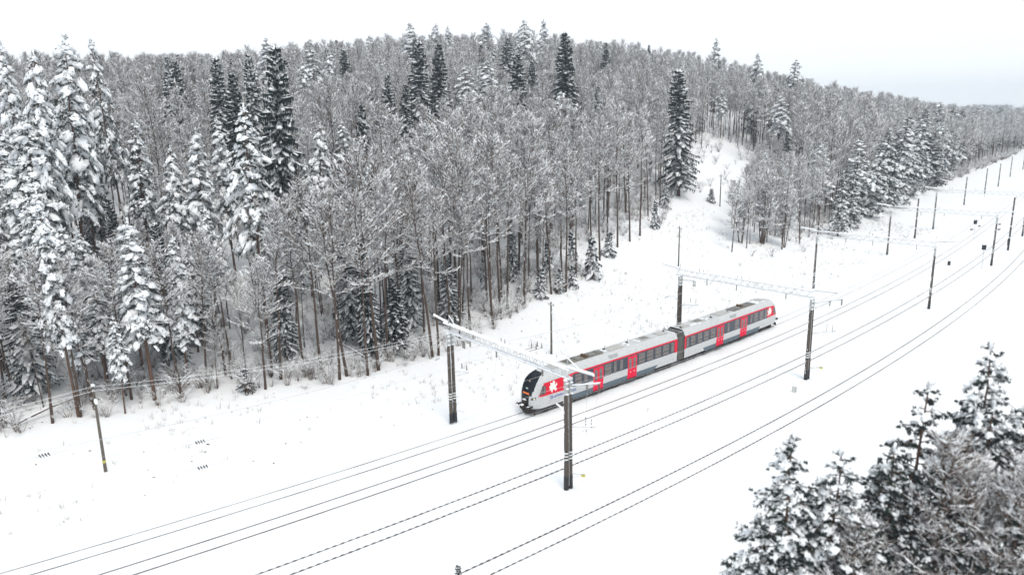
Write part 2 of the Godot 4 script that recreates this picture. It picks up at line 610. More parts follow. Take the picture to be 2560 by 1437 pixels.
func disc_string(parent: Node, a: Vector3, b: Vector3, n_: int, rad: float, m: Material) -> void:
	var k := MB.new()
	k.rod(a, b, 0.02, 4)
	for i in n_:
		var t := (i + 0.5) / n_
		var c := a.lerp(b, t)
		var d := (b - a).normalized()
		k.rod(c - d * 0.05, c + d * 0.05, rad, 7, rad * 0.45)
	part(parent, "insulator", k, m)


func mast_shaft(parent: Node, z: float, x: float, h: float, seed_: int, twin := false) -> void:
	# one concrete shaft at local x (along the line) and z (across it)
	var r := RandomNumberGenerator.new()
	r.seed = seed_
	var shaft := MB.new()
	shaft.tube(PackedVector3Array([Vector3(x, 1.25, z), Vector3(x, h - 1.35, z)]), PackedFloat32Array([0.21, 0.175]), 10)
	var sh := part(parent, "shaft", shaft, M.concrete)
	var foot := MB.new()
	foot.tube(PackedVector3Array([Vector3(x, -0.2, z), Vector3(x, 1.25, z)]), PackedFloat32Array([0.235, 0.228]), 10, true)
	part(parent, "black_base", foot, M.tar)
	for i in 7:
		var band := MB.new()
		var y0 := 2.72 + i * 0.15
		band.tube(PackedVector3Array([Vector3(x, y0, z), Vector3(x, y0 + 0.15, z)]), PackedFloat32Array([0.212, 0.212]), 10, true)
		part(sh, "painted_band", band, M.tar if i % 2 == 0 else M.white_paint)
	var head := MB.new()
	head.tube(PackedVector3Array([Vector3(x, h - 1.35, z), Vector3(x, h, z)]), PackedFloat32Array([0.185, 0.18]), 10, true)
	part(parent, "mast_head", head, M.frost)
	var cap := MB.new()
	cap.blob(Vector3(x, h + 0.03, z), Basis(Vector3(0.24, 0, 0), Vector3(0, 0.13, 0), Vector3(0, 0, 0.24)), r, 4, 8, 0.1)
	var y := 0.9
	while y < h - 0.6:
		# rime and blown snow on the windward face
		if r.randf() < 0.6:
			var a := r.randf_range(3.0, 4.1)
			var q := Vector3(cos(a), 0, sin(a))
			var c := Vector3(x, y, z) + q * lerpf(0.215, 0.175, y / h)
			cap.blob(c, Basis(q.cross(Vector3.UP) * r.randf_range(0.02, 0.07), Vector3.UP * r.randf_range(0.04, 0.22), q * 0.025), r, 4, 6)
		y += r.randf_range(0.12, 0.3)
	for i in 3:
		var yy: float = [h - 0.25, h - 0.75, h - 1.25][i]
		cap.blob(Vector3(x, yy, z + 0.2), Basis(Vector3(0.2, 0, 0), Vector3(0, 0.08, 0), Vector3(0, 0, 0.12)), r, 4, 7)
	part(parent, "snow", cap, M.snow)


func bracket(parent: Node, a: Vector3, b: Vector3, stay: Vector3, m: Material) -> void:
	var k := MB.new()
	k.rod(a, b, 0.035, 5)
	if stay != Vector3.ZERO: k.rod(stay, b, 0.018, 4)
	part(parent, "bracket", k, m)
	var s := MB.new()
	s.ridge(a + Vector3.UP * 0.03, b + Vector3.UP * 0.03, 0.07, 0.12)
	part(parent, "bracket_snow", s, M.snow)


func truss(parent: Node, x: float, z0: float, z1: float, yl: float, yu: float, detail: bool, heavy: float) -> void:
	var r := RandomNumberGenerator.new()
	r.seed = int(absf(x) * 10) + 5
	var hw := 0.18
	var n_ := 20 if detail else 14
	for s in [-1.0, 1.0]:
		for y in [yl, yu]:
			var c := MB.new()
			c.box(Vector3(x + s * hw, y, (z0 + z1) / 2), Vector3(0.07, 0.07, absf(z1 - z0)))
			part(parent, "truss_chord", c, M.galv)
	for i in n_:
		var za := lerpf(z0, z1, float(i) / n_)
		var zb := lerpf(z0, z1, float(i + 1) / n_)
		var d := MB.new()
		for s in [-1.0, 1.0]:
			d.rod(Vector3(x + s * hw, yl, za), Vector3(x + s * hw, yu, (za + zb) / 2), 0.018, 4)
			d.rod(Vector3(x + s * hw, yu, (za + zb) / 2), Vector3(x + s * hw, yl, zb), 0.018, 4)
		d.rod(Vector3(x - hw, yu, za), Vector3(x + hw, yu, zb), 0.014, 4)
		part(parent, "lattice", d, M.galv)
	var snow := MB.new()
	var lower := MB.new()
	for i in 40:
		var za := lerpf(z0 - 0.2, z1 + 0.2, i / 40.0)
		var zb := lerpf(z0 - 0.2, z1 + 0.2, (i + 1) / 40.0)
		for s in [-1.0, 1.0]:
			snow.ridge(Vector3(x + s * hw, yu + 0.03, za), Vector3(x + s * hw, yu + 0.03, zb), heavy * r.randf_range(0.08, 0.14), heavy * r.randf_range(0.10, 0.18), heavy * r.randf_range(0.08, 0.14))
			lower.ridge(Vector3(x + s * hw, yl + 0.03, za), Vector3(x + s * hw, yl + 0.03, zb), heavy * r.randf_range(0.05, 0.09), heavy * r.randf_range(0.07, 0.12), heavy * r.randf_range(0.05, 0.09))
		if heavy > 0.9 and r.randf() < 0.5:
			snow.box(Vector3(x, yu + 0.03, (za + zb) / 2), Vector3(hw * 2, 0.05, zb - za))
	part(parent, "truss_snow", snow, M.snow)
	part(parent, "truss_snow", lower, M.snow)


func gantry(u: float, zl: float, zr: float, label: String, twin: bool, detail: bool, seed_: int) -> Node3D:
	var o := thing("overhead_line_gantry", label, "gantry", on(u, 0.0), heading(u), "gantries that carry the overhead line over the tracks")
	var h := 10.4
	for z in [zl, zr]:
		mast_shaft(o, z, 0.0, h, seed_ + int(z))
		if twin: mast_shaft(o, z, 0.5, h, seed_ + 50 + int(z))
	var x := 0.25 if twin else 0.0
	truss(o, x, zl - 0.7, zr + 0.2, 10.55, 11.35, detail, 1.0 if u < 60.0 else 0.6)
	# arms that reach past both masts and their stays
	for e in [[zl - 0.2, zl - 3.1, 11.45, 11.75], [zr - 0.2, zr + 3.2, 11.45, 11.65]]:
		var a := Vector3(x, e[2], e[0])
		var b := Vector3(x, e[3], e[1])
		var arm := MB.new()
		arm.rod(a, b, 0.07, 6)
		part(o, "end_arm", arm, M.galv)
		var s := MB.new()
		s.ridge(a + Vector3.UP * 0.05, b + Vector3.UP * 0.05, 0.13, 0.2, 0.12)
		s.blob(b, Basis(Vector3(0.1, 0, 0), Vector3(0, 0.12, 0), Vector3(0, 0, 0.12)), seed_rng(seed_), 4, 6)
		var zc: float = zl if e[1] < zl else zr
		var apex := Vector3(x, 12.35, zc)
		var fr := MB.new()
		fr.rod(Vector3(x, 11.4, zc - 0.1), apex, 0.035, 5)
		fr.rod(apex, Vector3(x, 11.5, zc + (1.1 if zc < 0.0 else 2.0)), 0.035, 5)
		part(o, "stay", fr, M.galv)
		s.ridge(apex, Vector3(x, 11.5, zc + (1.1 if zc < 0.0 else 2.0)), 0.06, 0.09)
		s.ridge(Vector3(x, 11.4, zc - 0.12), apex, 0.05, 0.06)
		part(o, "arm_snow", s, M.snow)
	if detail:
		# forest-side mast: feeder bracket with its insulators, lower bracket
		bracket(o, Vector3(0.6, 9.75, zl + 0.1), Vector3(0.6, 9.95, zl + 2.2), Vector3.ZERO, M.galv)
		for dz in [1.95, 2.25]:
			disc_string(o, Vector3(0.6, 9.9, zl + dz), Vector3(0.6, 9.1, zl + dz), 4, 0.13, M.porcelain)
		bracket(o, Vector3(0.6, 6.0, zl + 0.1), Vector3(0.6, 6.6, zl + 2.9), Vector3(0.6, 5.5, zl + 0.2), M.galv)
		for dz in [1.6, 2.5]:
			disc_string(o, Vector3(0.6, 6.75, zl + dz), Vector3(0.6, 7.35, zl + dz), 3, 0.08, M.brown_porcelain)
		bracket(o, Vector3(0.0, 6.9, zl - 0.1), Vector3(-0.2, 7.4, zl - 1.5), Vector3.ZERO, M.galv)
		var lamp := MB.new()
		lamp.box(Vector3(-0.3, 7.1, zl - 1.9), Vector3(0.25, 0.12, 0.7), Basis(Vector3.RIGHT, -0.5))
		part(o, "lamp_head", lamp, M.galv)
		bracket(o, Vector3(0.6, 1.5, zl + 0.1), Vector3(0.6, 1.75, zl + 1.6), Vector3.ZERO, M.galv)
		# track-side mast: three brackets with insulators, a drop wire and a downlead
		bracket(o, Vector3(0.6, 9.75, zr + 0.1), Vector3(0.7, 10.9, zr + 3.5), Vector3(0.6, 9.2, zr + 0.2), M.galv)
		disc_string(o, Vector3(0.65, 10.4, zr + 2.0), Vector3(0.65, 9.75, zr + 2.0), 3, 0.14, M.porcelain)
		disc_string(o, Vector3(0.7, 10.8, zr + 3.4), Vector3(0.7, 10.1, zr + 3.4), 4, 0.14, M.brown_porcelain)
		bracket(o, Vector3(0.6, 5.9, zr + 0.1), Vector3(0.6, 6.9, zr + 3.1), Vector3(0.6, 5.2, zr + 0.2), M.galv)
		for dz in [1.9, 2.6]:
			disc_string(o, Vector3(0.6, 6.6, zr + dz), Vector3(0.6, 7.5, zr + dz), 3, 0.07, M.porcelain)
		bracket(o, Vector3(0.6, 1.35, zr + 0.1), Vector3(0.6, 1.95, zr + 1.7), Vector3(0.6, 1.0, zr + 0.2), M.galv)
		var ring := MB.new()
		ring.rod(Vector3(0.6, 1.85, zr + 1.6), Vector3(0.6, 1.7, zr + 1.6), 0.2, 8)
		part(o, "earthing_ring", ring, M.yellow)
		var lead := MB.new()
		lead.rod(Vector3(0.6, 0.4, zr + 1.6), Vector3(0.6, 6.6, zr + 1.6), 0.016, 4)
		part(o, "downlead", lead, M.galv)
		var loop := MB.new()
		for q in [[2.0, 9.7, 1.9, 7.5], [3.4, 10.1, 2.6, 7.5]]:
			var pp := hang(Vector3(0.65, q[1], zr + q[0]), Vector3(0.6, q[3], zr + q[2]), 0.3, 6)
			var rr := PackedFloat32Array()
			rr.resize(7); rr.fill(0.018)
			loop.tube(pp, rr, 4)
		part(o, "jumper", loop, M.wire)
		var pipe := MB.new()
		pipe.rod(Vector3(0.26, 0.3, zr + 0.1), Vector3(0.26, 9.2, zr + 0.1), 0.03, 5)
		part(o, "conduit", pipe, M.galv)
		var la := MB.new()
		la.ridge(Vector3(-0.1, 7.6, zr - 0.1), Vector3(-0.2, 7.95, zr - 1.0), 0.09, 0.13)
		part(o, "bracket_snow", la, M.snow)
	# droppers and strain insulators above each electrified track
	for zt in [0.0, 4.59, 11.64]:
		disc_string(o, Vector3(x, 10.5, zt + 0.4), Vector3(x, 9.75, zt + 0.4), 4 if detail else 3, 0.12, M.porcelain)
		var d := MB.new()
		d.rod(Vector3(x, 9.75, zt + 0.4), Vector3(x, 8.05, zt), 0.014, 4)
		part(o, "dropper", d, M.wire)
	for q in [3.0, 3.6, 9.0, 9.6]:
		var pin := MB.new()
		pin.rod(Vector3(x + 0.2, 11.35, zl + q), Vector3(x + 0.2, 11.9, zl + q), 0.05, 6, 0.02)
		part(o, "pin_insulator", pin, M.brown_porcelain)
	return o


func seed_rng(s: int) -> RandomNumberGenerator:
	var r := RandomNumberGenerator.new()
	r.seed = s
	return r


func single_mast(u: float, lat: float, h: float, label: String, seed_: int, box := false) -> void:
	var o := thing("line_mast", label, "mast", on(u, lat), heading(u), "single masts of the overhead line")
	var s := MB.new()
	s.tube(PackedVector3Array([Vector3(0, 0.9, 0), Vector3(0, h, 0)]), PackedFloat32Array([0.21, 0.16]), 8, true)
	part(o, "shaft", s, M.concrete)
	var f := MB.new()
	f.tube(PackedVector3Array([Vector3(0, -0.2, 0), Vector3(0, 0.9, 0)]), PackedFloat32Array([0.235, 0.23]), 8, true)
	part(o, "black_base", f, M.tar)
	var r := seed_rng(seed_)
	var w := MB.new()
	w.blob(Vector3(0, h + 0.03, 0), Basis(Vector3(0.2, 0, 0), Vector3(0, 0.12, 0), Vector3(0, 0, 0.2)), r, 4, 7, 0.1)
	for k in 3:
		var y: float = [2.6, 5.4, 8.0][k] + r.randf_range(-0.4, 0.4)
		w.rod(Vector3(0, y, 0), Vector3(0, y + 0.22, 0), 0.225, 8)
	part(o, "snow", w, M.snow)
	if box:
		var b := MB.new()
		b.box(Vector3(-0.35, 2.0, 0), Vector3(0.45, 1.5, 0.5))
		part(o, "switch_box", b, M.tar)


func wooden_pole(u: float, lat: float, h: float, label: String, stays: bool, plate: bool) -> Node3D:
	var o := thing("wooden_pole", label, "utility pole", on(u, lat), heading(u), "wooden poles of the low line beside the forest")
	var s := MB.new()
	s.tube(PackedVector3Array([Vector3(0, -0.3, 0), Vector3(0.05, h, -0.05)]), PackedFloat32Array([0.155, 0.105]), 8, true)
	part(o, "shaft", s, M.old_wood)
	var c := MB.new()
	c.box(Vector3(0.05, h - 0.45, 0), Vector3(0.09, 0.09, 1.1))
	part(o, "crossarm", c, M.old_wood)
	for z in [-0.48, 0.48]:
		var i := MB.new()
		i.rod(Vector3(0.05, h - 0.4, z), Vector3(0.05, h - 0.18, z), 0.05, 6, 0.03)
		part(o, "insulator", i, M.porcelain)
	var w := MB.new()
	w.blob(Vector3(0.05, h + 0.06, -0.05), Basis(Vector3(0.2, 0, 0), Vector3(0, 0.14, 0), Vector3(0, 0, 0.2)), seed_rng(4), 4, 7)
	w.ridge(Vector3(0.05, h - 0.4, -0.55), Vector3(0.05, h - 0.4, 0.55), 0.09, 0.12)
	w.blob(Vector3(0.1, h - 1.5, 0.16), Basis(Vector3(0.16, 0, 0), Vector3(0, 0.3, 0), Vector3(0, 0, 0.12)), seed_rng(5), 4, 7)
	part(o, "snow", w, M.snow)
	if plate:
		var p := MB.new()
		p.rod(Vector3(0, 0.95, 0), Vector3(0, 1.2, 0), 0.162, 8)
		part(o, "number_plate", p, M.yellow)
	if stays:
		for d in [0.55, 1.0]:
			var y := MB.new()
			y.rod(Vector3(0.05, h - 0.6, 0), Vector3(d * 2.3, 0, 0.6), 0.014, 4)
			part(o, "stay_wire", y, M.galv)
	return o


# ---------------------------------------------------------------- the train
const X0_Y := [0.7, 0.95, 1.3, 2.0, 2.6, 3.2, 3.8, 4.3, 4.55, 4.66]
const X0_S := [0.45, 0.12, 0.0, 0.02, 0.12, 0.32, 0.66, 1.18, 1.66, 2.2]

func nose_x0(y: float) -> float:
	if y <= X0_Y[0]: return X0_S[0]
	for i in range(1, X0_Y.size()):
		if y <= X0_Y[i]:
			return lerpf(X0_S[i - 1], X0_S[i], (y - X0_Y[i - 1]) / (X0_Y[i] - X0_Y[i - 1]))
	return X0_S[-1]

func half_w(y: float) -> float:
	if y < 2.0: return lerpf(1.38, 1.45, clampf((y - 0.6) / 1.4, 0.0, 1.0))
	if y < 3.9: return 1.45
	return lerpf(1.45, 1.0, clampf((y - 3.9) / 0.76, 0.0, 1.0) ** 1.3)

func surf_z(s: float, y: float) -> float:
	var x0 := nose_x0(y)
	var l := minf(1.7, 3.4 - x0)
	var k := clampf(1.0 - (s - x0) / l, 0.0, 1.0)
	return half_w(y) * pow(maxf(0.0, 1.0 - pow(k, 2.6)), 1.0 / 2.6)

# a patch of the car's side, bilinear between four (s, y) corners, proud by off
func side_patch(b: MB, q: Array, off: float, side: float, nx := 1, ny := 1) -> void:
	ny = maxi(ny, int(ceil(absf(q[2].y - q[1].y) / 0.35)))
	for i in nx:
		for j in ny:
			var c := []
			for e in [[i, j], [i + 1, j], [i + 1, j + 1], [i, j + 1]]:
				var fx := float(e[0]) / nx
				var fy := float(e[1]) / ny
				var lo: Vector2 = q[0].lerp(q[1], fx)
				var hi: Vector2 = q[3].lerp(q[2], fx)
				var p: Vector2 = lo.lerp(hi, fy)
				c.append(Vector3(p.x, p.y, side * (surf_z(p.x, p.y) + off)))
			var nrm: Vector3 = (c[1] - c[0]).cross(c[3] - c[0]).normalized() * side
			b.facing(c[0], c[1], c[2], c[3], nrm)
	# closed rim so that the panel has a thickness
	var rim := [q[0], q[1], q[2], q[3]]
	for k in 4:
		var p0: Vector2 = rim[k]
		var p1: Vector2 = rim[(k + 1) % 4]
		var z0 := surf_z(p0.x, p0.y)
		var z1 := surf_z(p1.x, p1.y)
		if z0 < 0.1 or z1 < 0.1: continue
		b.quad(Vector3(p0.x, p0.y, side * (z0 + off)), Vector3(p1.x, p1.y, side * (z1 + off)), Vector3(p1.x, p1.y, side * (z1 - 0.01)), Vector3(p0.x, p0.y, side * (z0 - 0.01)))

func rect(s0: float, s1: float, y0: float, y1: float) -> Array:
	return [Vector2(s0, y0), Vector2(s1, y0), Vector2(s1, y1), Vector2(s0, y1)]

func flat_polygon(b: MB, pts: PackedVector2Array, z: float, sd: float) -> void:
	var idx := Geometry2D.triangulate_polygon(pts)
	for i in range(0, idx.size(), 3):
		var t := []
		for k in 3:
			t.append(Vector3(pts[idx[i + k]].x, pts[idx[i + k]].y, z))
		b.trin(t[0], t[1], t[2], Vector3.BACK * sd, Vector3.BACK * sd, Vector3.BACK * sd)


func train_part(root: Node3D, xf: Transform3D, called: String, b: MB, m: Material) -> MeshInstance3D:
	var o := part(root, called, b, m)
	o.transform = xf
	return o


func bogie(root: Node3D, xf: Transform3D, s: float) -> void:
	var f := MB.new()
	for z in [-1.05, 1.05]:
		f.box(Vector3(s, 0.52, z), Vector3(3.3, 0.2, 0.16))
		f.box(Vector3(s, 0.66, z), Vector3(1.1, 0.24, 0.22))
		for d in [-1.25, 1.25]:
			f.box(Vector3(s + d, 0.44, z * 1.06), Vector3(0.42, 0.36, 0.2))
			f.rod(Vector3(s + d * 0.62, 0.5, z * 1.1), Vector3(s + d * 0.62, 0.85, z * 1.1), 0.1, 7)
		f.rod(Vector3(s - 0.5, 0.42, z * 1.1), Vector3(s + 0.5, 0.42, z * 1.1), 0.05, 6)
	f.box(Vector3(s, 0.6, 0), Vector3(0.5, 0.3, 2.1))
	var bo := train_part(root, xf, "bogie", f, M.undergear)
	for d in [-1.25, 1.25]:
		for z in [-0.76, 0.76]:
			var w := MB.new()
			w.rod(Vector3(s + d, 0.47, z - 0.06), Vector3(s + d, 0.47, z + 0.06), 0.43, 18)
			part(bo, "wheel", w, M.wheel)


func car(root: Node3D, xf: Transform3D, length: float, doors: Array, windows: Array, band: Array, prefix: String, bogies: Array, skirt: Array, lettering: bool, vis: float, red_end: float) -> void:
	# shell: nose grid and straight body, cut where the colour changes
	var grey := MB.new()
	var dark := MB.new()
	var ys := [0.8, 0.95, 1.15, 1.35, 1.65, 2.0, 2.35, 2.6, 2.9, 3.2, 3.5, 3.8, 4.05, 4.3, 4.45, 4.55, 4.62, 4.66]
	var nk := 28
	var grid := []
	for y in ys:
		var row := PackedVector3Array()
		var x0 := nose_x0(y)
		var l := minf(1.7, 3.4 - x0)
		for k in nk + 1:
			var ph := lerpf(-PI / 2, PI / 2, float(k) / nk)
			var zz := half_w(y) * signf(ph) * pow(absf(sin(ph)), 2.0 / 2.6)
			var ss := x0 + l * (1.0 - pow(absf(cos(ph)), 2.0 / 2.6))
			if k == 0 or k == nk: ss = 3.4
			row.push_back(Vector3(ss, y, zz))
		grid.append(row)
	for j in ys.size() - 1:
		for k in nk:
			var a: Vector3 = grid[j][k]
			var b: Vector3 = grid[j][k + 1]
			var c: Vector3 = grid[j + 1][k + 1]
			var d: Vector3 = grid[j + 1][k]
			var ym := (a.y + d.y) / 2
			var kk := absf(k + 0.5 - nk / 2.0) / (nk / 2.0)
			var glass := ym > 2.3 and kk < lerpf(0.35, 0.44, clampf((ym - 2.3) / 1.2, 0.0, 1.0))
			var low := ym < 2.3 and kk < 0.22
			var o_: Vector3 = (a + c) / 2 - Vector3(2.6, ym - 0.3 if ym < 4.2 else ym - 1.6, 0)
			var q := (b - a).cross(d - a).normalized()
			if q.dot(o_) < 0: q = -q
			if glass or low: dark.facing(a, b, c, d, q)
			else: grey.facing(a, b, c, d, q)
	for k in nk:   # roof of the nose
		var a: Vector3 = grid[-1][k]
		var b: Vector3 = grid[-1][k + 1]
		grey.facing(a, b, Vector3(3.4, 4.68, b.z), Vector3(3.4, 4.68, a.z), Vector3.UP)
	# straight body
	var prof := []
	for y in [0.8, 1.18, 2.0, 3.0, 3.9, 4.05, 4.2, 4.35, 4.5, 4.6, 4.66]:
		prof.append(Vector2(half_w(y), y))
	prof.append(Vector2(0.8, 4.69)); prof.append(Vector2(0.0, 4.70))
	for sd in [-1.0, 1.0]:
		for j in prof.size() - 1:
			var p: Vector2 = prof[j]
			var q2: Vector2 = prof[j + 1]
			var nr := Vector3(0, -(q2.x - p.x), sd * (q2.y - p.y)).normalized()
			if nr.y < -0.01: nr = Vector3(0, 0, sd)
			grey.facing(Vector3(3.4, p.y, sd * p.x), Vector3(length, p.y, sd * p.x), Vector3(length, q2.y, sd * q2.x), Vector3(3.4, q2.y, sd * q2.x), nr)
	grey.box(Vector3(length - 0.02, 2.7, 0), Vector3(0.05, 3.7, 2.6))
	grey.box(Vector3(length / 2 + 1.2, 0.95, 0), Vector3(length - 3.0, 0.2, 2.7))
	train_part(root, xf, prefix + "_body", grey, M.train_grey)
	var ws := train_part(root, xf, "windscreen", dark, M.windscreen)
	var disp := MB.new()
	disp.box(Vector3(nose_x0(2.62) + 0.02, 2.62, 0.12), Vector3(0.06, 0.17, 0.95))
	part(ws, "destination_display", disp, M.display)
	var lampm := MB.new()
	lampm.box(Vector3(nose_x0(3.86) + 0.02, 3.86, 0.1), Vector3(0.06, 0.16, 0.2))
	part(ws, "marker_lamp", lampm, M.lamp_amber)
	var seat := MB.new()
	seat.box(Vector3(nose_x0(3.1) + 0.02, 3.12, 0.1), Vector3(0.05, 0.22, 0.35))
	part(ws, "mirror", seat, M.seat_light)
	for sd in [-1.0, 1.0]:
		var hl := MB.new()
		side_patch(hl, [Vector2(0.17, 1.92), Vector2(0.62, 2.02), Vector2(0.62, 2.28), Vector2(0.22, 2.16)], 0.012, sd, 5, 1)
		var hp := train_part(root, xf, "headlight_housing", hl, M.black_gloss)
		var hb := MB.new()
		side_patch(hb, [Vector2(0.36, 2.0), Vector2(0.54, 2.03), Vector2(0.54, 2.2), Vector2(0.38, 2.16)], 0.022, sd, 3, 1)
		part(hp, "headlight", hb, M.headlight)
		# red cab panel, cab window, its frame
		var red := MB.new()
		side_patch(red, [Vector2(0.82, 2.24), Vector2(red_end, 2.12), Vector2(red_end, 3.86), Vector2(1.72, 3.74)], 0.006, sd, 18, 6)
		train_part(root, xf, "red_panel", red, M.train_red)
		var wf := MB.new()
		side_patch(wf, [Vector2(0.98, 2.38), Vector2(1.95, 2.5), Vector2(1.95, 3.44), Vector2(1.46, 3.42)], 0.012, sd, 6, 3)
		var cw := train_part(root, xf, "cab_window", wf, M.black_gloss)
		var wp := MB.new()
		side_patch(wp, [Vector2(1.06, 2.44), Vector2(1.42, 2.49), Vector2(1.5, 3.3), Vector2(1.36, 3.2)], 0.017, sd, 4, 3)
		side_patch(wp, [Vector2(1.58, 2.52), Vector2(1.9, 2.56), Vector2(1.9, 3.38), Vector2(1.62, 3.36)], 0.017, sd, 3, 2)
		part(cw, "pane", wp, M.window_glass)
		if sd == vis:
			var em := MB.new()
			flat_polygon(em, rider(2.45, 3.72, 2.36, 3.70), vis * (1.45 + 0.012), vis)
			train_part(root, xf, "rider_emblem", em, M.emblem_white)
		# stripe above the windows, window band, skirt
		var st := MB.new()
		side_patch(st, rect(red_end, length - 0.02, 3.69, 3.89), 0.006, sd)
		train_part(root, xf, "red_stripe", st, M.train_red)
		var wb := MB.new()
		side_patch(wb, rect(band[0], band[1], 2.12, 3.68), 0.006, sd)
		var bandn := train_part(root, xf, "window_band", wb, M.band_dark)
		var er := MB.new()
		side_patch(er, rect(band[1] + 0.004, length - 0.02, 2.08, 3.685), 0.006, sd)
		train_part(root, xf, "red_end_panel", er, M.train_red)
		for w in windows:
			var fr := MB.new()
			side_patch(fr, rect(w[0], w[1], 2.2, 3.6), 0.012, sd)
			var wn := train_part(root, xf, "window", fr, M.window_frame)
			var pn := MB.new()
			side_patch(pn, rect(w[0] + 0.05, w[1] - 0.05, 2.25, 3.18), 0.017, sd)
			part(wn, "pane", pn, M.window_glass)
			var pv := MB.new()
			side_patch(pv, rect(w[0] + 0.05, w[1] - 0.05, 3.24, 3.55), 0.017, sd)
			part(wn, "pane", pv, M.window_glass)
			if w[1] - w[0] > 0.8:
				var sb := MB.new()
				sb.tube(PackedVector3Array([Vector3(w[0] + 0.06, 2.62, sd * 1.471), Vector3(lerpf(w[0], w[1], 0.3), 2.72, sd * 1.471), Vector3(lerpf(w[0], w[1], 0.6), 2.66, sd * 1.471), Vector3(w[1] - 0.06, 2.74, sd * 1.471)]), PackedFloat32Array([0.03, 0.04, 0.04, 0.03]), 4)
				part(wn, "seat_back", sb, M.black_gloss)
		for w in doors:
			var dm := MB.new()
			var mid: float = (w[0] + w[1]) / 2
			side_patch(dm, rect(w[0], mid - 0.012, 0.7, 3.56), 0.018, sd)
			side_patch(dm, rect(mid + 0.012, w[1], 0.7, 3.56), 0.018, sd)
			var dn := train_part(root, xf, "door", dm, M.door_red)
			for e in [[w[0] + 0.2, mid - 0.16], [mid + 0.16, w[1] - 0.2]]:
				var pn := MB.new()
				side_patch(pn, rect(e[0], e[1], 1.98, 3.3), 0.026, sd)
				part(dn, "pane", pn, M.window_glass)
				var bar := MB.new()
				side_patch(bar, rect(e[0], e[1], 2.58, 2.66), 0.03, sd)
				part(dn, "glazing_bar", bar, M.black_gloss)
			var gap := MB.new()
			side_patch(gap, rect(mid - 0.012, mid + 0.012, 0.7, 3.56), 0.012, sd)
			part(dn, "seal", gap, M.black_gloss)
			var stp := MB.new()
			stp.box(Vector3(mid, 0.66, sd * 1.5), Vector3(w[1] - w[0], 0.05, 0.16))
			part(dn, "step", stp, M.undergear)
			var hd := MB.new()
			for e in [mid - 0.35, mid + 0.35]:
				hd.blob(Vector3(e, 1.55, sd * 1.475), Basis(Vector3(0.12, 0, 0), Vector3(0, 0.05, 0), Vector3(0, 0, 0.02)), seed_rng(int(e * 10)), 4, 6)
			part(dn, "frost", hd, M.snow)
		var sk := MB.new()
		side_patch(sk, [Vector2(skirt[0] + 0.5, 0.62), Vector2(skirt[1] - 0.8, 0.62), Vector2(skirt[1], 1.22), Vector2(skirt[0], 1.22)], 0.008, sd)
		train_part(root, xf, "skirt", sk, M.skirt)
		if sd == vis:
			var seam := MB.new()
			var q := 2.55
			side_patch(seam, rect(q, q + 0.02, 0.85, 2.1), 0.004, sd)
			side_patch(seam, rect(2.55, skirt[0] + 0.2, 1.36, 1.375), 0.004, sd)
			side_patch(seam, rect(skirt[0] + 4.6, skirt[0] + 5.4, 1.62, 1.635), 0.004, sd)
			train_part(root, xf, "panel_seam", seam, M.seam)
			var gr := MB.new()
			for e in [[12.3, 13.2], [13.27, 14.1]]:
				side_patch(gr, [Vector2(e[0] + (0.22 if e[0] < 13.0 else 0.0), 4.08), Vector2(e[1] - (0.18 if e[0] > 13.0 else 0.0), 4.08), Vector2(e[1], 4.46), Vector2(e[0], 4.46)], 0.012, sd, 1, 3)
			train_part(root, xf, "roof_grille", gr, M.grille)
	if lettering:
		var tm := TextMesh.new()
		var f := SystemFont.new()
		f.font_names = PackedStringArray(["Droid Sans"])
		f.font_weight = 700
		tm.font = f
		tm.text = "LIETUVOS GELEŽINKELIAI"
		tm.font_size = 64
		tm.pixel_size = 0.0052
		tm.depth = 0.01
		var t := MeshInstance3D.new()
		t.name = "lettering"
		t.mesh = tm
		t.material_override = M.letter_blue
		root.add_child(t)
		var wdt: float = maxf(0.1, tm.get_aabb().size.x)
		var shear := Basis(Vector3(3.5 / wdt, 0, 0), Vector3(0.22, 1.0, 0), Vector3(0, 0, 1))
		t.transform = xf * Transform3D(shear, Vector3(4.95, 1.76, 1.455))
		var lg := MB.new()
		for i in 22:
			var a0 := 0.6 + i * 0.25
			var a1 := a0 + 0.25
			var c := Vector3(2.85, 1.8, 1.458)
			lg.facing(c + Vector3(cos(a0), sin(a0), 0) * 0.22, c + Vector3(cos(a1), sin(a1), 0) * 0.22, c + Vector3(cos(a1), sin(a1), 0) * 0.13, c + Vector3(cos(a0), sin(a0), 0) * 0.13, Vector3.BACK)
		lg.facing(Vector3(2.83, 1.76, 1.46), Vector3(3.06, 1.76, 1.46), Vector3(3.08, 1.84, 1.46), Vector3(2.86, 1.84, 1.46), Vector3.BACK)
		train_part(root, xf, "round_logo", lg, M.letter_blue)
	# running gear and what hangs between the bogies
	for s in bogies: bogie(root, xf, s)
	var ug := MB.new()
	var x: float = skirt[0] + 0.8
	var r := seed_rng(int(length * 7) + int(skirt[0]))
	while x < skirt[1] - 1.4:
		var l := r.randf_range(0.8, 2.2)
		ug.box(Vector3(x + l / 2, 0.52, 0), Vector3(l, r.randf_range(0.3, 0.5), r.randf_range(2.2, 2.62)))
		x += l + r.randf_range(0.05, 0.3)
	train_part(root, xf, "underfloor_equipment", ug, M.undergear)
	# front end: coupler, buffers, plough
	var cp := MB.new()
	cp.box(Vector3(-0.18, 1.12, 0), Vector3(0.6, 0.34, 0.36))
	cp.rod(Vector3(-0.62, 1.12, 0), Vector3(-0.3, 1.12, 0), 0.17, 8)
	cp.box(Vector3(0.0, 1.65, 0), Vector3(0.12, 0.5, 0.7))
	train_part(root, xf, "coupler", cp, M.undergear)
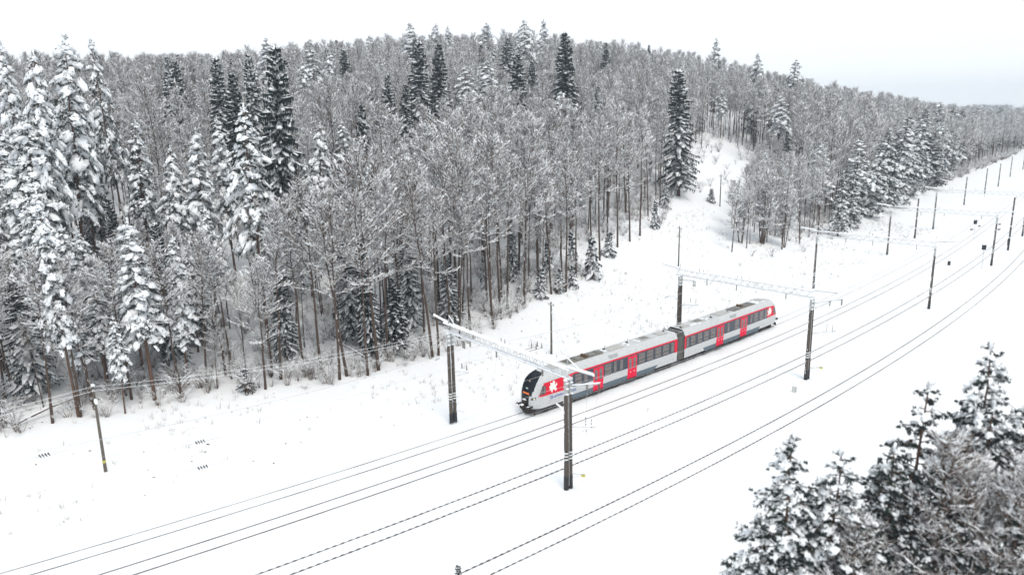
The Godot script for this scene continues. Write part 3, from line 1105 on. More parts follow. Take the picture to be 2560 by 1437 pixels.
	for z in [-0.95, 0.95]:
		var bf := MB.new()
		bf.rod(Vector3(-0.25, 1.12, z), Vector3(0.35, 1.12, z), 0.11, 8)
		bf.rod(Vector3(-0.32, 1.12, z), Vector3(-0.25, 1.12, z), 0.2, 10)
		train_part(root, xf, "buffer", bf, M.undergear)
	var pl := MB.new()
	pl.facing(Vector3(-0.05, 0.25, 0), Vector3(0.5, 0.25, 1.3), Vector3(0.6, 0.8, 1.3), Vector3(0.2, 0.8, 0), Vector3(-0.9, 0.2, 0.3).normalized())
	pl.facing(Vector3(-0.05, 0.25, 0), Vector3(0.5, 0.25, -1.3), Vector3(0.6, 0.8, -1.3), Vector3(0.2, 0.8, 0), Vector3(-0.9, 0.2, -0.3).normalized())
	train_part(root, xf, "snow_plough", pl, M.undergear)
	var fs := MB.new()
	fs.blob(Vector3(-0.35, 1.3, 0), Basis(Vector3(0.28, 0, 0), Vector3(0, 0.09, 0), Vector3(0, 0, 0.2)), r, 4, 7)
	fs.blob(Vector3(-0.1, 1.92, 0.1), Basis(Vector3(0.12, 0, 0), Vector3(0, 0.07, 0), Vector3(0, 0, 0.34)), r, 4, 7)
	fs.blob(Vector3(-0.3, 1.3, 0.95), Basis(Vector3(0.1, 0, 0), Vector3(0, 0.05, 0), Vector3(0, 0, 0.14)), r, 4, 7)
	fs.blob(Vector3(-0.3, 1.0, -0.95), Basis(Vector3(0.1, 0, 0), Vector3(0, 0.2, 0), Vector3(0, 0, 0.2)), r, 4, 7)
	train_part(root, xf, "snow", fs, M.snow)
	# roof: cooling well, hatches, duct, aerials
	var rw := MB.new()
	rw.box(Vector3(9.2, 4.72, -0.1), Vector3(6.0, 0.05, 1.5))
	train_part(root, xf, "cooling_well", rw, M.soot)
	for e in [[7.0, 0.9, 0.9], [8.3, 0.8, 1.2], [10.6, 1.2, 1.1], [11.9, 0.9, 0.9]]:
		var fb := MB.new()
		fb.box(Vector3(e[0], 4.79, -0.1), Vector3(e[1], 0.13, e[2]))
		fb.rod(Vector3(e[0], 4.85, -0.1), Vector3(e[0], 4.9, -0.1), 0.33, 14)
		train_part(root, xf, "roof_fan", fb, M.roof_kit)
	var ex := MB.new()
	ex.rod(Vector3(9.45, 4.85, -0.45), Vector3(9.45, 4.85, 0.45), 0.22, 9)
	ex.rod(Vector3(9.2, 4.75, 0.5), Vector3(9.2, 5.05, 0.5), 0.07, 7)
	train_part(root, xf, "exhaust", ex, M.rust)
	for e in [[3.9, 1.3, 1.3], [14.6, 2.6, 1.4], [20.2, 1.9, 1.35], [23.6, 1.6, 1.3]]:
		var hb := MB.new()
		hb.box(Vector3(e[0], 4.74, 0), Vector3(e[1], 0.09, e[2]))
		hb.box(Vector3(e[0], 4.785, 0.3), Vector3(e[1] * 0.9, 0.02, 0.04))
		hb.box(Vector3(e[0], 4.785, -0.3), Vector3(e[1] * 0.9, 0.02, 0.04))
		train_part(root, xf, "roof_hatch", hb, M.roof_plate)
	for e in [20.3]:
		var ac := MB.new()
		ac.box(Vector3(e, 4.81, 0), Vector3(1.2, 0.05, 0.8))
		train_part(root, xf, "air_conditioner", ac, M.roof_kit)
	for e in [13.2, 17.4, 24.6]:
		var an := MB.new()
		an.rod(Vector3(e, 4.7, -0.3), Vector3(e + 0.25, 5.25, -0.3), 0.025, 5)
		an.box(Vector3(e, 4.76, -0.3), Vector3(0.3, 0.1, 0.25))
		train_part(root, xf, "aerial", an, M.undergear)
	var rs := MB.new()
	for i in 26:
		var xx := r.randf_range(3.6, length - 0.5)
		if xx > 5.8 and xx < 12.6: continue
		rs.blob(Vector3(xx, 4.70, r.randf_range(-0.75, 0.5)), Basis(Vector3(r.randf_range(0.3, 0.9), 0, 0), Vector3(0, 0.022, 0), Vector3(0, 0, r.randf_range(0.1, 0.35))), r, 4, 8, 0.3)
	train_part(root, xf, "roof_snow", rs, M.snow)


# a rearing horse with a rider holding up a sword, as flat lettering-style print
func rider(x0: float, x1: float, y0: float, y1: float) -> PackedVector2Array:
	var p := PackedVector2Array()
	for q in [Vector2(0.30, 0.0), Vector2(0.42, 0.03), Vector2(0.40, 0.14), Vector2(0.50, 0.24), Vector2(0.62, 0.20), Vector2(0.72, 0.05), Vector2(0.84, 0.02), Vector2(0.80, 0.14), Vector2(0.95, 0.08), Vector2(0.90, 0.26), Vector2(0.80, 0.34), Vector2(0.86, 0.46), Vector2(0.98, 0.56), Vector2(0.92, 0.80), Vector2(0.84, 0.64), Vector2(0.74, 0.60), Vector2(0.70, 0.72), Vector2(0.76, 0.84), Vector2(0.62, 0.86), Vector2(0.70, 0.97), Vector2(0.40, 1.0), Vector2(0.46, 0.90), Vector2(0.36, 0.82), Vector2(0.16, 0.92), Vector2(0.12, 0.80), Vector2(0.20, 0.70), Vector2(0.04, 0.62), Vector2(0.0, 0.46), Vector2(0.12, 0.42), Vector2(0.02, 0.28), Vector2(0.10, 0.20), Vector2(0.26, 0.30), Vector2(0.22, 0.16)]:
		p.push_back(Vector2(lerpf(x0, x1, q.x), lerpf(y0, y1, q.y)))
	return p


func build_train() -> void:
	var uc := 81.3
	var root := thing("railcar_train", "two-car red, grey and dark railcar train on the track nearest the forest", "train", at(uc, 0.0, 0.07), 0.0)
	var inv := root.transform.affine_inverse()
	# each car stands straight between its ends on the curve
	var frames := []
	for e in [[55.15, 80.65, false], [107.25, 82.0, true]]:
		var a := at(e[0], 0.0, 0.07)
		var b := at(e[1], 0.0, 0.07)
		var d := (b - a).normalized()
		var z := d.cross(Vector3.UP).normalized()
		frames.append(inv * Transform3D(Basis(d, Vector3.UP, z), a))
	# front car: nose towards the camera's left
	var w1 := [[6.5, 7.65], [8.0, 8.65], [11.5, 12.75], [13.1, 13.68], [14.2, 14.85], [17.7, 18.95], [19.3, 20.6], [20.9, 22.15], [22.45, 23.75], [24.15, 24.8]]
	car(root, frames[0], 25.5, [[9.6, 11.3], [15.7, 17.4]], w1, [6.1, 24.9], "front_car", [3.6, 23.2], [5.8, 21.6], true, 1.0, 6.05)
	# rear car, turned round: its right side is the far side, so the side in view is mirrored
	var w2 := [[3.8, 4.55], [4.85, 6.05], [6.45, 7.65], [8.05, 8.65], [11.75, 12.95], [14.25, 14.85], [17.9, 19.15], [19.55, 20.75], [21.15, 22.25], [22.75, 23.85], [24.25, 24.82]]
	car(root, frames[1], 25.25, [[9.5, 11.3], [15.75, 17.55]], w2, [3.74, 24.87], "rear_car", [3.4, 23.4], [5.6, 20.9], false, -1.0, 3.72)
	# concertina gangway between the cars
	var a0 := inv * at(80.62, 0.0, 0.07)
	var b0 := inv * at(82.04, 0.0, 0.07)
	var dd := (b0 - a0).normalized()
	var zz := dd.cross(Vector3.UP).normalized()
	for i in 7:
		var g := MB.new()
		var c := a0.lerp(b0, (i + 0.5) / 7.0)
		g.box(c + Vector3.UP * 2.4, Vector3(0.15, 3.3, 2.62), Basis(dd, Vector3.UP, zz))
		g.box(c + Vector3.UP * 4.2, Vector3(0.15, 0.3, 2.3), Basis(dd, Vector3.UP, zz))
		part(root, "gangway_fold", g, M.bellows)
	for c in [a0, b0]:
		var g := MB.new()
		for q in [[0.9, 1.42, 3.95, 1.42], [3.95, 1.42, 4.68, 1.0], [4.68, 1.0, 4.74, -1.0], [4.68, -1.0, 3.95, -1.42], [3.95, -1.42, 0.9, -1.42]]:
			g.rod(c + Vector3.UP * q[0] + zz * q[1], c + Vector3.UP * q[2] + zz * q[3], 0.05, 5)
		part(root, "gangway_frame", g, M.black_gloss)
	var ca := MB.new()
	ca.rod((a0 + b0) / 2 + Vector3.UP * 4.75 - zz * 0.9, (a0 + b0) / 2 + Vector3.UP * 4.75 + zz * 0.9, 0.03, 5)
	ca.rod((a0 + b0) / 2 + Vector3.UP * 4.75 - zz * 0.5 - dd, (a0 + b0) / 2 + Vector3.UP * 5.4 - zz * 0.5 - dd * 1.3, 0.025, 5)
	part(root, "roof_cable", ca, M.undergear)


# ---------------------------------------------------------------- everything
func _ready() -> void:
	rng.seed = 11
	var cam := Camera3D.new()
	cam.name = "camera"
	cam.position = Vector3(0, 32.656691, 0)
	cam.basis = Basis(Vector3.RIGHT, -0.227198) * Basis(Vector3.BACK, (-0.021631))
	cam.keep_aspect = Camera3D.KEEP_HEIGHT
	cam.fov = 43.159195
	cam.near = 0.5
	cam.far = 9000.0
	var lens := CameraAttributesPhysical.new()
	lens.frustum_focal_length = 12.0 / tan(deg_to_rad(43.159195) / 2.0)
	lens.frustum_near = 0.5
	lens.frustum_far = 9000.0
	lens.frustum_focus_distance = 105.0
	lens.exposure_aperture = 0.18
	cam.attributes = lens
	add_child(cam)

	var env := Environment.new()
	env.background_mode = Environment.BG_SKY
	var sky := Sky.new()
	var sm := ProceduralSkyMaterial.new()
	sm.sky_top_color = Color(0.93, 0.965, 1.0)
	sm.sky_horizon_color = Color(0.97, 0.988, 1.0)
	sm.sky_curve = 0.2
	sm.ground_bottom_color = Color(0.90, 0.92, 0.95)
	sm.ground_horizon_color = Color(0.97, 0.98, 1.0)
	sm.sky_energy_multiplier = 1.0
	sky.sky_material = sm
	env.sky = sky
	env.tonemap_mode = Environment.TONE_MAPPER_LINEAR
	env.tonemap_exposure = 1.25
	env.sdfgi_enabled = true
	env.ssao_enabled = true
	env.ssil_enabled = true
	env.fog_enabled = true
	env.fog_density = 0.00038
	env.fog_light_color = Color(0.90, 0.95, 1.0)
	var we := WorldEnvironment.new()
	we.name = "environment"
	we.environment = env
	add_child(we)

	var sun := DirectionalLight3D.new()
	sun.name = "sun"
	sun.light_energy = 0.45
	sun.light_color = Color(1.0, 0.98, 0.95)
	sun.light_angular_distance = 25.0
	sun.shadow_enabled = true
	sun.rotation_degrees = Vector3(-58, 25, 0)
	add_child(sun)

	materials()
	land()
	tracks()
	forest()
	overhead_line()
	build_train()
	small_things()


func materials() -> void:
	rough_noise.seed = 5
	rough_noise.frequency = 0.03
	var g := grained("snow_ground", Color(0.86, 0.875, 0.89), Color(0.90, 0.905, 0.91), 0.05, 0.02, 0.95, 8)
	g.normal_enabled = true
	var nt := noise_tex(21, 0.03, Color.BLACK, Color.WHITE, 5)
	nt.as_normal_map = true
	nt.bump_strength = 3.0
	nt.color_ramp = null
	g.normal_texture = nt
	g.normal_scale = 0.35
	mat("snow", Color(0.88, 0.895, 0.91), 0.95)
	grained("bark", Color(0.034, 0.022, 0.016), Color(0.135, 0.088, 0.062), 0.35, 0.03, 0.95, 4)
	mat("twig", Color(0.115, 0.069, 0.045), 0.95)
	grained("pine_bark", Color(0.055, 0.036, 0.028), Color(0.19, 0.10, 0.06), 0.3, 0.03, 0.95, 6)
	mat("spruce_needles", Color(0.011, 0.022, 0.023), 0.8)
	mat("pine_needles", Color(0.018, 0.032, 0.027), 0.8)
	mat("rail", Color(0.075, 0.062, 0.062), 0.55, 0.2)
	grained("concrete", Color(0.05, 0.040, 0.032), Color(0.13, 0.105, 0.085), 0.6, 0.03, 0.95, 12)
	mat("tar", Color(0.018, 0.019, 0.022), 0.7)
	mat("white_paint", Color(0.66, 0.65, 0.62), 0.8)
	grained("frost", Color(0.16, 0.17, 0.16), Color(0.8, 0.81, 0.82), 0.9, 0.03, 0.95, 14)
	mat("galv", Color(0.50, 0.51, 0.52), 0.6, 0.2)
	mat("porcelain", Color(0.16, 0.14, 0.12), 0.35)
	mat("brown_porcelain", Color(0.09, 0.05, 0.035), 0.3)
	mat("wire", Color(0.55, 0.55, 0.57), 0.7)
	mat("yellow", Color(0.55, 0.50, 0.10), 0.7)
	grained("old_wood", Color(0.07, 0.06, 0.05), Color(0.18, 0.155, 0.12), 0.6, 0.03, 0.95, 16)
	grained("train_grey", Color(0.47, 0.475, 0.47), Color(0.60, 0.61, 0.62), 0.35, 0.012, 0.5, 31).metallic_specular = 0.25
	mat("train_red", Color(0.68, 0.012, 0.038), 0.5).metallic_specular = 0.25
	mat("door_red", Color(0.78, 0.012, 0.055), 0.5).metallic_specular = 0.25
	grained("skirt", Color(0.075, 0.11, 0.135), Color(0.17, 0.20, 0.225), 0.6, 0.02, 0.6, 33).metallic_specular = 0.25
	mat("band_dark", Color(0.024, 0.034, 0.052), 0.3)
	mat("window_frame", Color(0.020, 0.028, 0.040), 0.4)
	mat("window_glass", Color(0.15, 0.13, 0.125), 0.08)
	mat("windscreen", Color(0.010, 0.014, 0.018), 0.12).metallic_specular = 0.3
	mat("black_gloss", Color(0.012, 0.012, 0.014), 0.3)
	mat("headlight", Color(0.75, 0.72, 0.55), 0.2)
	mat("emblem_white", Color(0.80, 0.77, 0.72), 0.6)
	mat("letter_blue", Color(0.035, 0.08, 0.36), 0.5)
	mat("seam", Color(0.22, 0.22, 0.23), 0.7)
	mat("grille", Color(0.33, 0.34, 0.35), 0.7)
	grained("undergear", Color(0.012, 0.010, 0.009), Color(0.06, 0.042, 0.034), 1.2, 0.03, 0.9, 18)
	mat("wheel", Color(0.05, 0.035, 0.03), 0.6, 0.3)
	grained("bellows", Color(0.07, 0.068, 0.06), Color(0.17, 0.165, 0.145), 0.8, 0.03, 0.85, 19)
	grained("soot", Color(0.05, 0.038, 0.026), Color(0.44, 0.41, 0.35), 0.9, 0.02, 0.9, 20)
	mat("rust", Color(0.11, 0.065, 0.03), 0.9)
	grained("roof_kit", Color(0.12, 0.12, 0.115), Color(0.36, 0.35, 0.33), 0.8, 0.03, 0.8, 22)
	grained("roof_plate", Color(0.34, 0.33, 0.31), Color(0.56, 0.55, 0.53), 0.6, 0.03, 0.8, 23)
	mat("seat_light", Color(0.45, 0.55, 0.53), 0.3)
	mat("cabinet_grey", Color(0.55, 0.56, 0.52), 0.7)
	mat("grass", Color(0.36, 0.30, 0.24), 0.95)
	mat("clod", Color(0.10, 0.095, 0.085), 0.95)
	var d := mat("display", Color(0.30, 0.10, 0.01), 0.4)
	d.emission_enabled = true
	d.emission = Color(1.0, 0.42, 0.04)
	d.emission_energy_multiplier = 0.55
	mat("lamp_amber", Color(0.65, 0.50, 0.32), 0.4)


func land() -> void:
	var xs := PackedFloat32Array([-800, -500, -350, -280, -230])
	var x := -190.0
	while x < 420.0:
		xs.push_back(x)
		x += 2.5 if x < 210.0 else 6.0
	for e in [440.0, 490.0, 560.0, 650.0, 780.0, 1050.0, 1400.0]: xs.push_back(e)
	var zs := PackedFloat32Array([900, 400, 150, 60, 20, 0])
	var z := -10.0
	while z > -640.0:
		zs.push_back(z)
		z -= 2.5 if z > -300.0 else 7.0
	for e in [-660.0, -720.0, -800.0, -950.0, -1200.0, -1500.0]: zs.push_back(e)
	var nx := xs.size()
	var v := PackedVector3Array()
	for zz in zs:
		for xx in xs:
			var c := chainage(xx, zz)
			v.push_back(Vector3(xx, elev(c.x, c.y) + bumps(xx, zz, c.y), zz))
	var idx := PackedInt32Array()
	for j in zs.size() - 1:
		for i in nx - 1:
			var a := j * nx + i
			idx.append_array([a, a + nx, a + 1, a + 1, a + nx, a + nx + 1])
	var nrm := PackedVector3Array()
	nrm.resize(v.size())
	for j in zs.size():
		for i in nx:
			var l := v[j * nx + maxi(i - 1, 0)]
			var r := v[j * nx + mini(i + 1, nx - 1)]
			var f := v[maxi(j - 1, 0) * nx + i]
			var b := v[mini(j + 1, zs.size() - 1) * nx + i]
			var q := (r - l).cross(b - f).normalized()
			nrm[j * nx + i] = q if q.y > 0.0 else -q
	# keep the winding that faces up
	var t := (v[idx[2]] - v[idx[0]]).cross(v[idx[1]] - v[idx[0]])
	if t.y < 0.0:
		for k in range(0, idx.size(), 3):
			var s := idx[k + 1]
			idx[k + 1] = idx[k + 2]
			idx[k + 2] = s
	var arr := []
	arr.resize(Mesh.ARRAY_MAX)
	arr[Mesh.ARRAY_VERTEX] = v
	arr[Mesh.ARRAY_NORMAL] = nrm
	arr[Mesh.ARRAY_INDEX] = idx
	var m := ArrayMesh.new()
	m.add_surface_from_arrays(Mesh.PRIMITIVE_TRIANGLES, arr)
	var o := MeshInstance3D.new()
	o.name = "ground"
	o.mesh = m
	o.material_override = M.snow_ground
	add_child(o)
	tag(o, "snow-covered ground from the tracks up the forested hill", "", "", "structure")


func tracks() -> void:
	var names := ["railway track under the train, nearest the forest", "second railway track from the forest, bare dark rails", "third railway track from the forest, rails broken by snow", "outermost railway track, rails almost drifted over"]
	var lats := [0.0, 4.590, 11.639, 21.276]
	for i in 4:
		var o := thing("railway_track", names[i], "railway track", Vector3.ZERO, 0.0, "", "structure")
		for s in [-1.0, 1.0]:
			var patchy := 0.0
			if i == 2: patchy = 0.35 if s > 0.0 else 0.45
			if i == 3: patchy = 0.5 if s < 0.0 else 1.3
			rail(o, lats[i] + s * 0.77, -30.0, 620.0, patchy, i * 7 + int(s))


func overhead_line() -> void:
	gantry(47.55, -3.45, 15.5, "nearest gantry, standing in front of the train's cab, twin masts and snowy lattice beam", true, true, 100)
	gantry(88.0, -4.0, 15.5, "gantry over the rear car of the train, its forest-side mast behind the train", true, true, 200)
	gantry(133.7, -4.8, 14.9, "gantry just past the rear of the train, beam outlined white against the forest edge", false, false, 300)
	gantry(179.6, -5.8, 14.9, "gantry next beyond the clearing mouth, second past the train", false, false, 400)
	gantry(227.0, -6.3, 14.5, "small hazy gantry, third past the train along the line", false, false, 500)
	single_mast(207.0, -6.5, 10.4, "forest-side mast standing between the second and third gantries past the train", 1)
	single_mast(202.0, 14.6, 12.5, "tall mast with a wide dark foot on the open side of the tracks", 2, true)
	var far := [[291.7, -8.6], [336.4, -8.0], [370.8, -7.3], [426.0, -8.5], [480.0, -8.0]]
	var far_l := ["nearest of the faint far masts along the forest side", "second of the faint far masts along the forest side", "third of the faint far masts along the forest side", "fourth of the faint far masts, beside the distant trees", "farthest faint mast, lost in the haze beside the line"]
	for i in far.size():
		single_mast(far[i][0], far[i][1], 9.8, far_l[i], 10 + i)
	for e in [[270.0, 14.3, "nearest"], [315.0, 14.0, "middle"], [360.0, 14.0, "farthest"]]:
		single_mast(e[0], e[1], 10.4, e[2] + " of the three faint far masts on the open side of the tracks", 30 + int(e[0]))
	var st := [-40.0, 4.0, 47.55, 88.0, 133.7, 179.6, 227.0, 292.0, 336.0, 371.0]
	var tn := ["the train's track", "the second track from the forest", "the third track from the forest"]
	for i in 3:
		var zt: float = [0.0, 4.59, 11.64][i]
		var hi := []
		var lo := []
		for u in st:
			hi.append(at(u, zt, 8.05))
			lo.append(at(u, zt, 6.25))
		wire("messenger_wire", "thin upper carrying wire of the overhead line above " + tn[i], "overhead wires above the tracks", hi, 0.011, 0.7, M.wire)
		wire("contact_wire", "thin lower contact wire of the overhead line above " + tn[i], "overhead wires above the tracks", lo, 0.010, 0.05, M.wire)
	var fa := []
	var fb := []
	var fc := []
	for u in st:
		fa.append(at(u, -1.5, 9.1)); fb.append(at(u, -1.2, 9.1)); fc.append(at(u, -5.6, 7.3))
	wire("feeder_wire", "outer of the two thin feeder wires hung from the forest-side masts", "feeder wires on the forest-side masts", fa, 0.011, 0.9, M.wire)
	wire("feeder_wire", "inner of the two thin feeder wires hung from the forest-side masts", "feeder wires on the forest-side masts", fb, 0.011, 0.8, M.wire)
	# strain insulators hanging in the wires at the left
	for e in [[21.3, 0.0, 6.9, "black four-disc insulator in the wire over the train's track"], [20.5, 4.59, 6.7, "black four-disc insulator in the wire over the second track"], [10.6, -3.4, 7.56, "small four-disc insulator in the wire near the left edge"]]:
		var o := thing("strain_insulator", e[3], "insulator", at(e[0], e[1], e[2]), heading(e[0]), "disc insulators strung in the wires at the left")
		for k in 4:
			var b := MB.new()
			b.rod(Vector3(k * 0.2 - 0.4, 0.16, 0.06), Vector3(k * 0.2 - 0.28, -0.16, -0.02), 0.06, 6, 0.03)
			part(o, "disc", b, M.black_gloss)
		var w := MB.new()
		w.rod(Vector3(-1.6, 0, 0), Vector3(1.6, 0, 0), 0.025, 4)
		part(o, "rod", w, M.wire)
	# switch frame with four upright insulators hung in the feeder
	var sw := thing("line_disconnector", "frame of two thin bars with four small upright insulators above the bank", "disconnector", at(57.5, -2.0, 6.7), heading(57.5))
	for z in [-0.5, 0.3]:
		var b := MB.new()
		b.rod(Vector3(-1.9, 0, z), Vector3(1.9, 0, z), 0.03, 4)
		part(sw, "bar", b, M.porcelain)
		for xx in [0.9, 1.75]:
			var k := MB.new()
			k.rod(Vector3(xx, 0.0, z), Vector3(xx, 0.6, z), 0.075, 6, 0.03)
			part(sw, "insulator", k, M.porcelain)
	# the low line on wooden poles
	wooden_pole(14.9, -13.9, 8.7, "leaning brown wooden pole with a yellow plate at the left", false, true)
	wooden_pole(71.5, -13.4, 7.6, "thin wooden pole with stay wires on the bank above the train's front", true, false)
	wooden_pole(125.2, -28.9, 8.2, "thin wooden pole standing in the open slope below the clearing", false, false)
	wooden_pole(173.0, -45.0, 8.2, "small wooden pole up in the clearing", false, false)
	for k in 2:
		var stw := [on(-48.0, -14.2, 7.2), on(14.9, -13.9, 8.5 - k * 0.12), on(71.5, -13.4, 7.4), on(125.2, -28.9, 7.9), on(173.0, -45.0, 7.8), on(230.0, -66.0, 7.8)]
		for i in stw.size(): stw[i] += (at(60.0, 1.0) - at(60.0, 0.0)) * (k - 0.5) * 0.96
		wire("snowy_wire", ["upper", "lower"][k] + " of the two thick snow-laden wires between the wooden poles", "snow-laden wires of the wooden poles", stw, 0.016, 1.5, M.snow)


func small_things() -> void:
	var o := thing("track_cabinet", "small light grey cabinet in the snow beside the second gantry's mast", "cabinet", on(83.2, 16.6), heading(83.2))
	var b := MB.new()
	b.box(Vector3(0, 0.38, 0), Vector3(0.4, 0.8, 0.4))
	part(o, "case", b, M.cabinet_grey)
	var d := MB.new()
	d.box(Vector3(0.0, 0.36, 0.205), Vector3(0.3, 0.62, 0.012))
	part(o, "door", d, M.grille)
	var s := MB.new()
	s.blob(Vector3(0, 0.8, 0), Basis(Vector3(0.24, 0, 0), Vector3(0, 0.1, 0), Vector3(0, 0, 0.24)), seed_rng(1), 4, 7)
	part(o, "snow", s, M.snow)

	for e in [[56.5, 8.5, 0.68, "short dark marker post between the second and third tracks"], [66.0, 8.6, 0.5, "shortest marker post, standing alone in the snow between tracks"]]:
		var m := thing("marker_post", e[3], "marker post", on(e[0], e[1]), heading(e[0]), "marker posts between the tracks")
		var p := MB.new()
		p.box(Vector3(0, e[2] / 2, 0), Vector3(0.05, e[2], 0.05))
		part(m, "post", p, M.cabinet_grey)
		var q := MB.new()
		q.box(Vector3(0, e[2] - 0.1, 0.04), Vector3(0.14, 0.24, 0.03))
		part(m, "plate", q, M.grille)

	for e in [[174.3, 14.1, 4.3, "slim colour-light signal with a dark round head beside the fifth mast"], [215.7, 5.3, 4.0, "far slim signal standing between the tracks"]]:
		var g := thing("railway_signal", e[3], "signal", on(e[0], e[1]), heading(e[0]), "signals beside the tracks")
		var p := MB.new()
		p.rod(Vector3.ZERO, Vector3(0, e[2], 0), 0.06, 6)
		part(g, "post", p, M.galv)
		var h := MB.new()
		h.box(Vector3(0, e[2] + 0.4, 0), Vector3(0.35, 0.85, 0.55))
		h.box(Vector3(-0.12, e[2] + 0.4, 0), Vector3(0.06, 1.05, 0.8))
		part(g, "head", h, M.tar)
		for k in 2:
			var l := MB.new()
			l.rod(Vector3(-0.16, e[2] + 0.2 + k * 0.4, 0), Vector3(-0.3, e[2] + 0.2 + k * 0.4, 0), 0.13, 8)
			part(g, "lens_hood", l, M.black_gloss)
		var c := MB.new()
		c.blob(Vector3(0, e[2] + 0.86, 0), Basis(Vector3(0.2, 0, 0), Vector3(0, 0.1, 0), Vector3(0, 0, 0.3)), seed_rng(8), 4, 7)
		part(g, "snow", c, M.snow)
	var dw := thing("ground_signal", "squat dark box standing in the snow between far tracks", "signal", on(175.1, 7.9), heading(175.0))
	var db := MB.new()
	db.box(Vector3(0, 0.5, 0), Vector3(0.4, 0.9, 0.5))
	part(dw, "case", db, M.tar)
	var ds := MB.new()
	ds.blob(Vector3(0, 0.98, 0), Basis(Vector3(0.25, 0, 0), Vector3(0, 0.12, 0), Vector3(0, 0, 0.3)), seed_rng(9), 4, 7)
	part(dw, "snow", ds, M.snow)
	# point machines at the far turnout
	for i in 4:
		var e: Array = [[232.0, 2.3], [240.0, 3.0], [247.0, 7.0], [236.0, 8.2]][i]
		var pm := thing("point_machine", ["lowest of the dark point machines at the far turnout", "second dark point machine at the far turnout", "farthest dark point machine at the far turnout", "dark point machine on the open side of the far turnout"][i], "point machine", on(e[0], e[1]), heading(e[0]), "point machines at the far turnout")
		var q := MB.new()
		q.box(Vector3(0, 0.18, 0), Vector3(1.3, 0.3, 0.5))
		part(pm, "case", q, M.tar)
		var w := MB.new()
		w.blob(Vector3(0, 0.33, 0), Basis(Vector3(0.6, 0, 0), Vector3(0, 0.07, 0), Vector3(0, 0, 0.25)), seed_rng(i), 4, 7)
		part(pm, "snow", w, M.snow)

	# fallen stems at the foot of the stand
	for e in FALLEN:
		var p0 := on(e[0], e[1], 0.35)
		var p1 := on(e[2], e[3], 1.5)
		var ft := thing("fallen_tree", e[4], "fallen tree", p0, 0.0, "fallen trees at the forest foot")
		var along := p1 - p0
		var st := MB.new()
		st.tube(PackedVector3Array([Vector3.ZERO, along * 0.5 + Vector3(0, 0.2, 0), along]), PackedFloat32Array([0.13, 0.09, 0.03]), 6, true)
		part(ft, "trunk", st, M.bark)
		var sn := MB.new()
		sn.ridge(Vector3(0, 0.1, 0), along * 0.5 + Vector3(0, 0.27, 0), 0.08, 0.1)
		sn.ridge(along * 0.5 + Vector3(0, 0.27, 0), along, 0.07, 0.08, 0.02)
		part(ft, "snow", sn, M.snow)
		var br := MB.new()
		var rf := seed_rng(int(e[0]) + 3)
		for i in 14:
			var q := along * rf.randf_range(0.35, 1.0)
			br.strip(q, q + Vector3(rf.randf_range(-1, 1), rf.randf_range(0.1, 1.0), rf.randf_range(-1, 1)), 0.02, 0.008)
		part(ft, "branches", br, M.twig)

	# dead grass, weeds and clods poking through the snow of the bank
	var r := seed_rng(77)
	var tuft := MB.new()
	for i in 7:
		var a := r.randf() * TAU
		tuft.strip(Vector3(cos(a), 0, sin(a)) * 0.12, Vector3(cos(a) * 0.3, r.randf_range(0.4, 0.85), sin(a) * 0.3), 0.011, 0.004)
	var places := []
	var clod_places := []
	var nz := FastNoiseLite.new()
	nz.seed = 9
	nz.frequency = 0.045
	while places.size() < 2700:
		var u := r.randf_range(0.0, 230.0)
		var lat := -r.randf_range(5.5, 46.0)
		var p := at(u, lat)
		var k := nz.get_noise_2d(p.x, p.z) + (0.25 if u > 85.0 else 0.0)
		if r.randf() > clampf(k * 2.2, 0.02, 1.0): continue
		var sc := r.randf_range(0.4, 1.15)
		places.append(Transform3D(Basis(Vector3.UP, r.randf() * TAU).scaled(Vector3(sc, sc, sc)), on(u, lat, -0.05)))
	for i in 620:
		var u := r.randf_range(0.0, 215.0)
		var lat := -r.randf_range(6.0, 34.0)
		var sc := r.randf_range(0.4, 1.0) * (1.5 if r.randf() < 0.12 else 1.0)
		clod_places.append(Transform3D(Basis(Vector3.UP, r.randf() * TAU).scaled(Vector3(sc, sc * 0.6, sc * 0.7)), on(u, lat, 0.0)))
	var root := thing("dry_grass", "dry brown grass and weeds poking through the snow of the bank", "grass", Vector3.ZERO, 0.0, "", "stuff")
	var proto := Node3D.new()
	part(proto, "stalks", tuft, M.grass)
	scatter(root, "grass", proto, places)
	var cl := MB.new()
	cl.blob(Vector3.ZERO, Basis(Vector3(0.13, 0, 0), Vector3(0, 0.09, 0), Vector3(0, 0, 0.09)), r, 4, 6, 0.45)
	var pc := Node3D.new()
	part(pc, "earth", cl, M.clod)
	var root2 := thing("clods", "small dark clods and stubs scattered over the snowy bank", "clods", Vector3.ZERO, 0.0, "", "stuff")
	scatter(root2, "clod", pc, clod_places)
	proto.free()
	pc.free()


# ---------------------------------------------------------------- the forest
func edge_of_forest(u: float) -> float:
	var us := [-80.0, 10.0, 45.0, 60.0, 80.0, 100.0, 118.0, 140.0, 165.0, 200.0]
	var ls := [28.0, 27.0, 22.0, 23.0, 29.5, 34.0, 41.0, 44.0, 56.0, 72.0]
	for i in range(1, us.size()):
		if u < us[i]: return lerpf(ls[i - 1], ls[i], clampf((u - us[i - 1]) / (us[i] - us[i - 1]), 0.0, 1.0))
	return 78.0

func in_forest(u: float, lat: float) -> bool:
	var w := -lat
	if w < 20.0: return false
	# the clearing for the wooden-pole line runs up the slope
	var t := clampf((u - 120.0) / 140.0, 0.0, 1.0)
	var mid := lerpf(33.0, 76.0, t)
	var half := lerpf(10.0, 9.0, t)
	if u > 100.0 and u < 240.0 and absf(w - mid) < half: return false
	if w > mid or u < 118.0: return w > edge_of_forest(u) or (u > 165.0 and w > mid)
	return u > 146.0 and w > 25.0 + 1.5 * sin(u * 0.13)

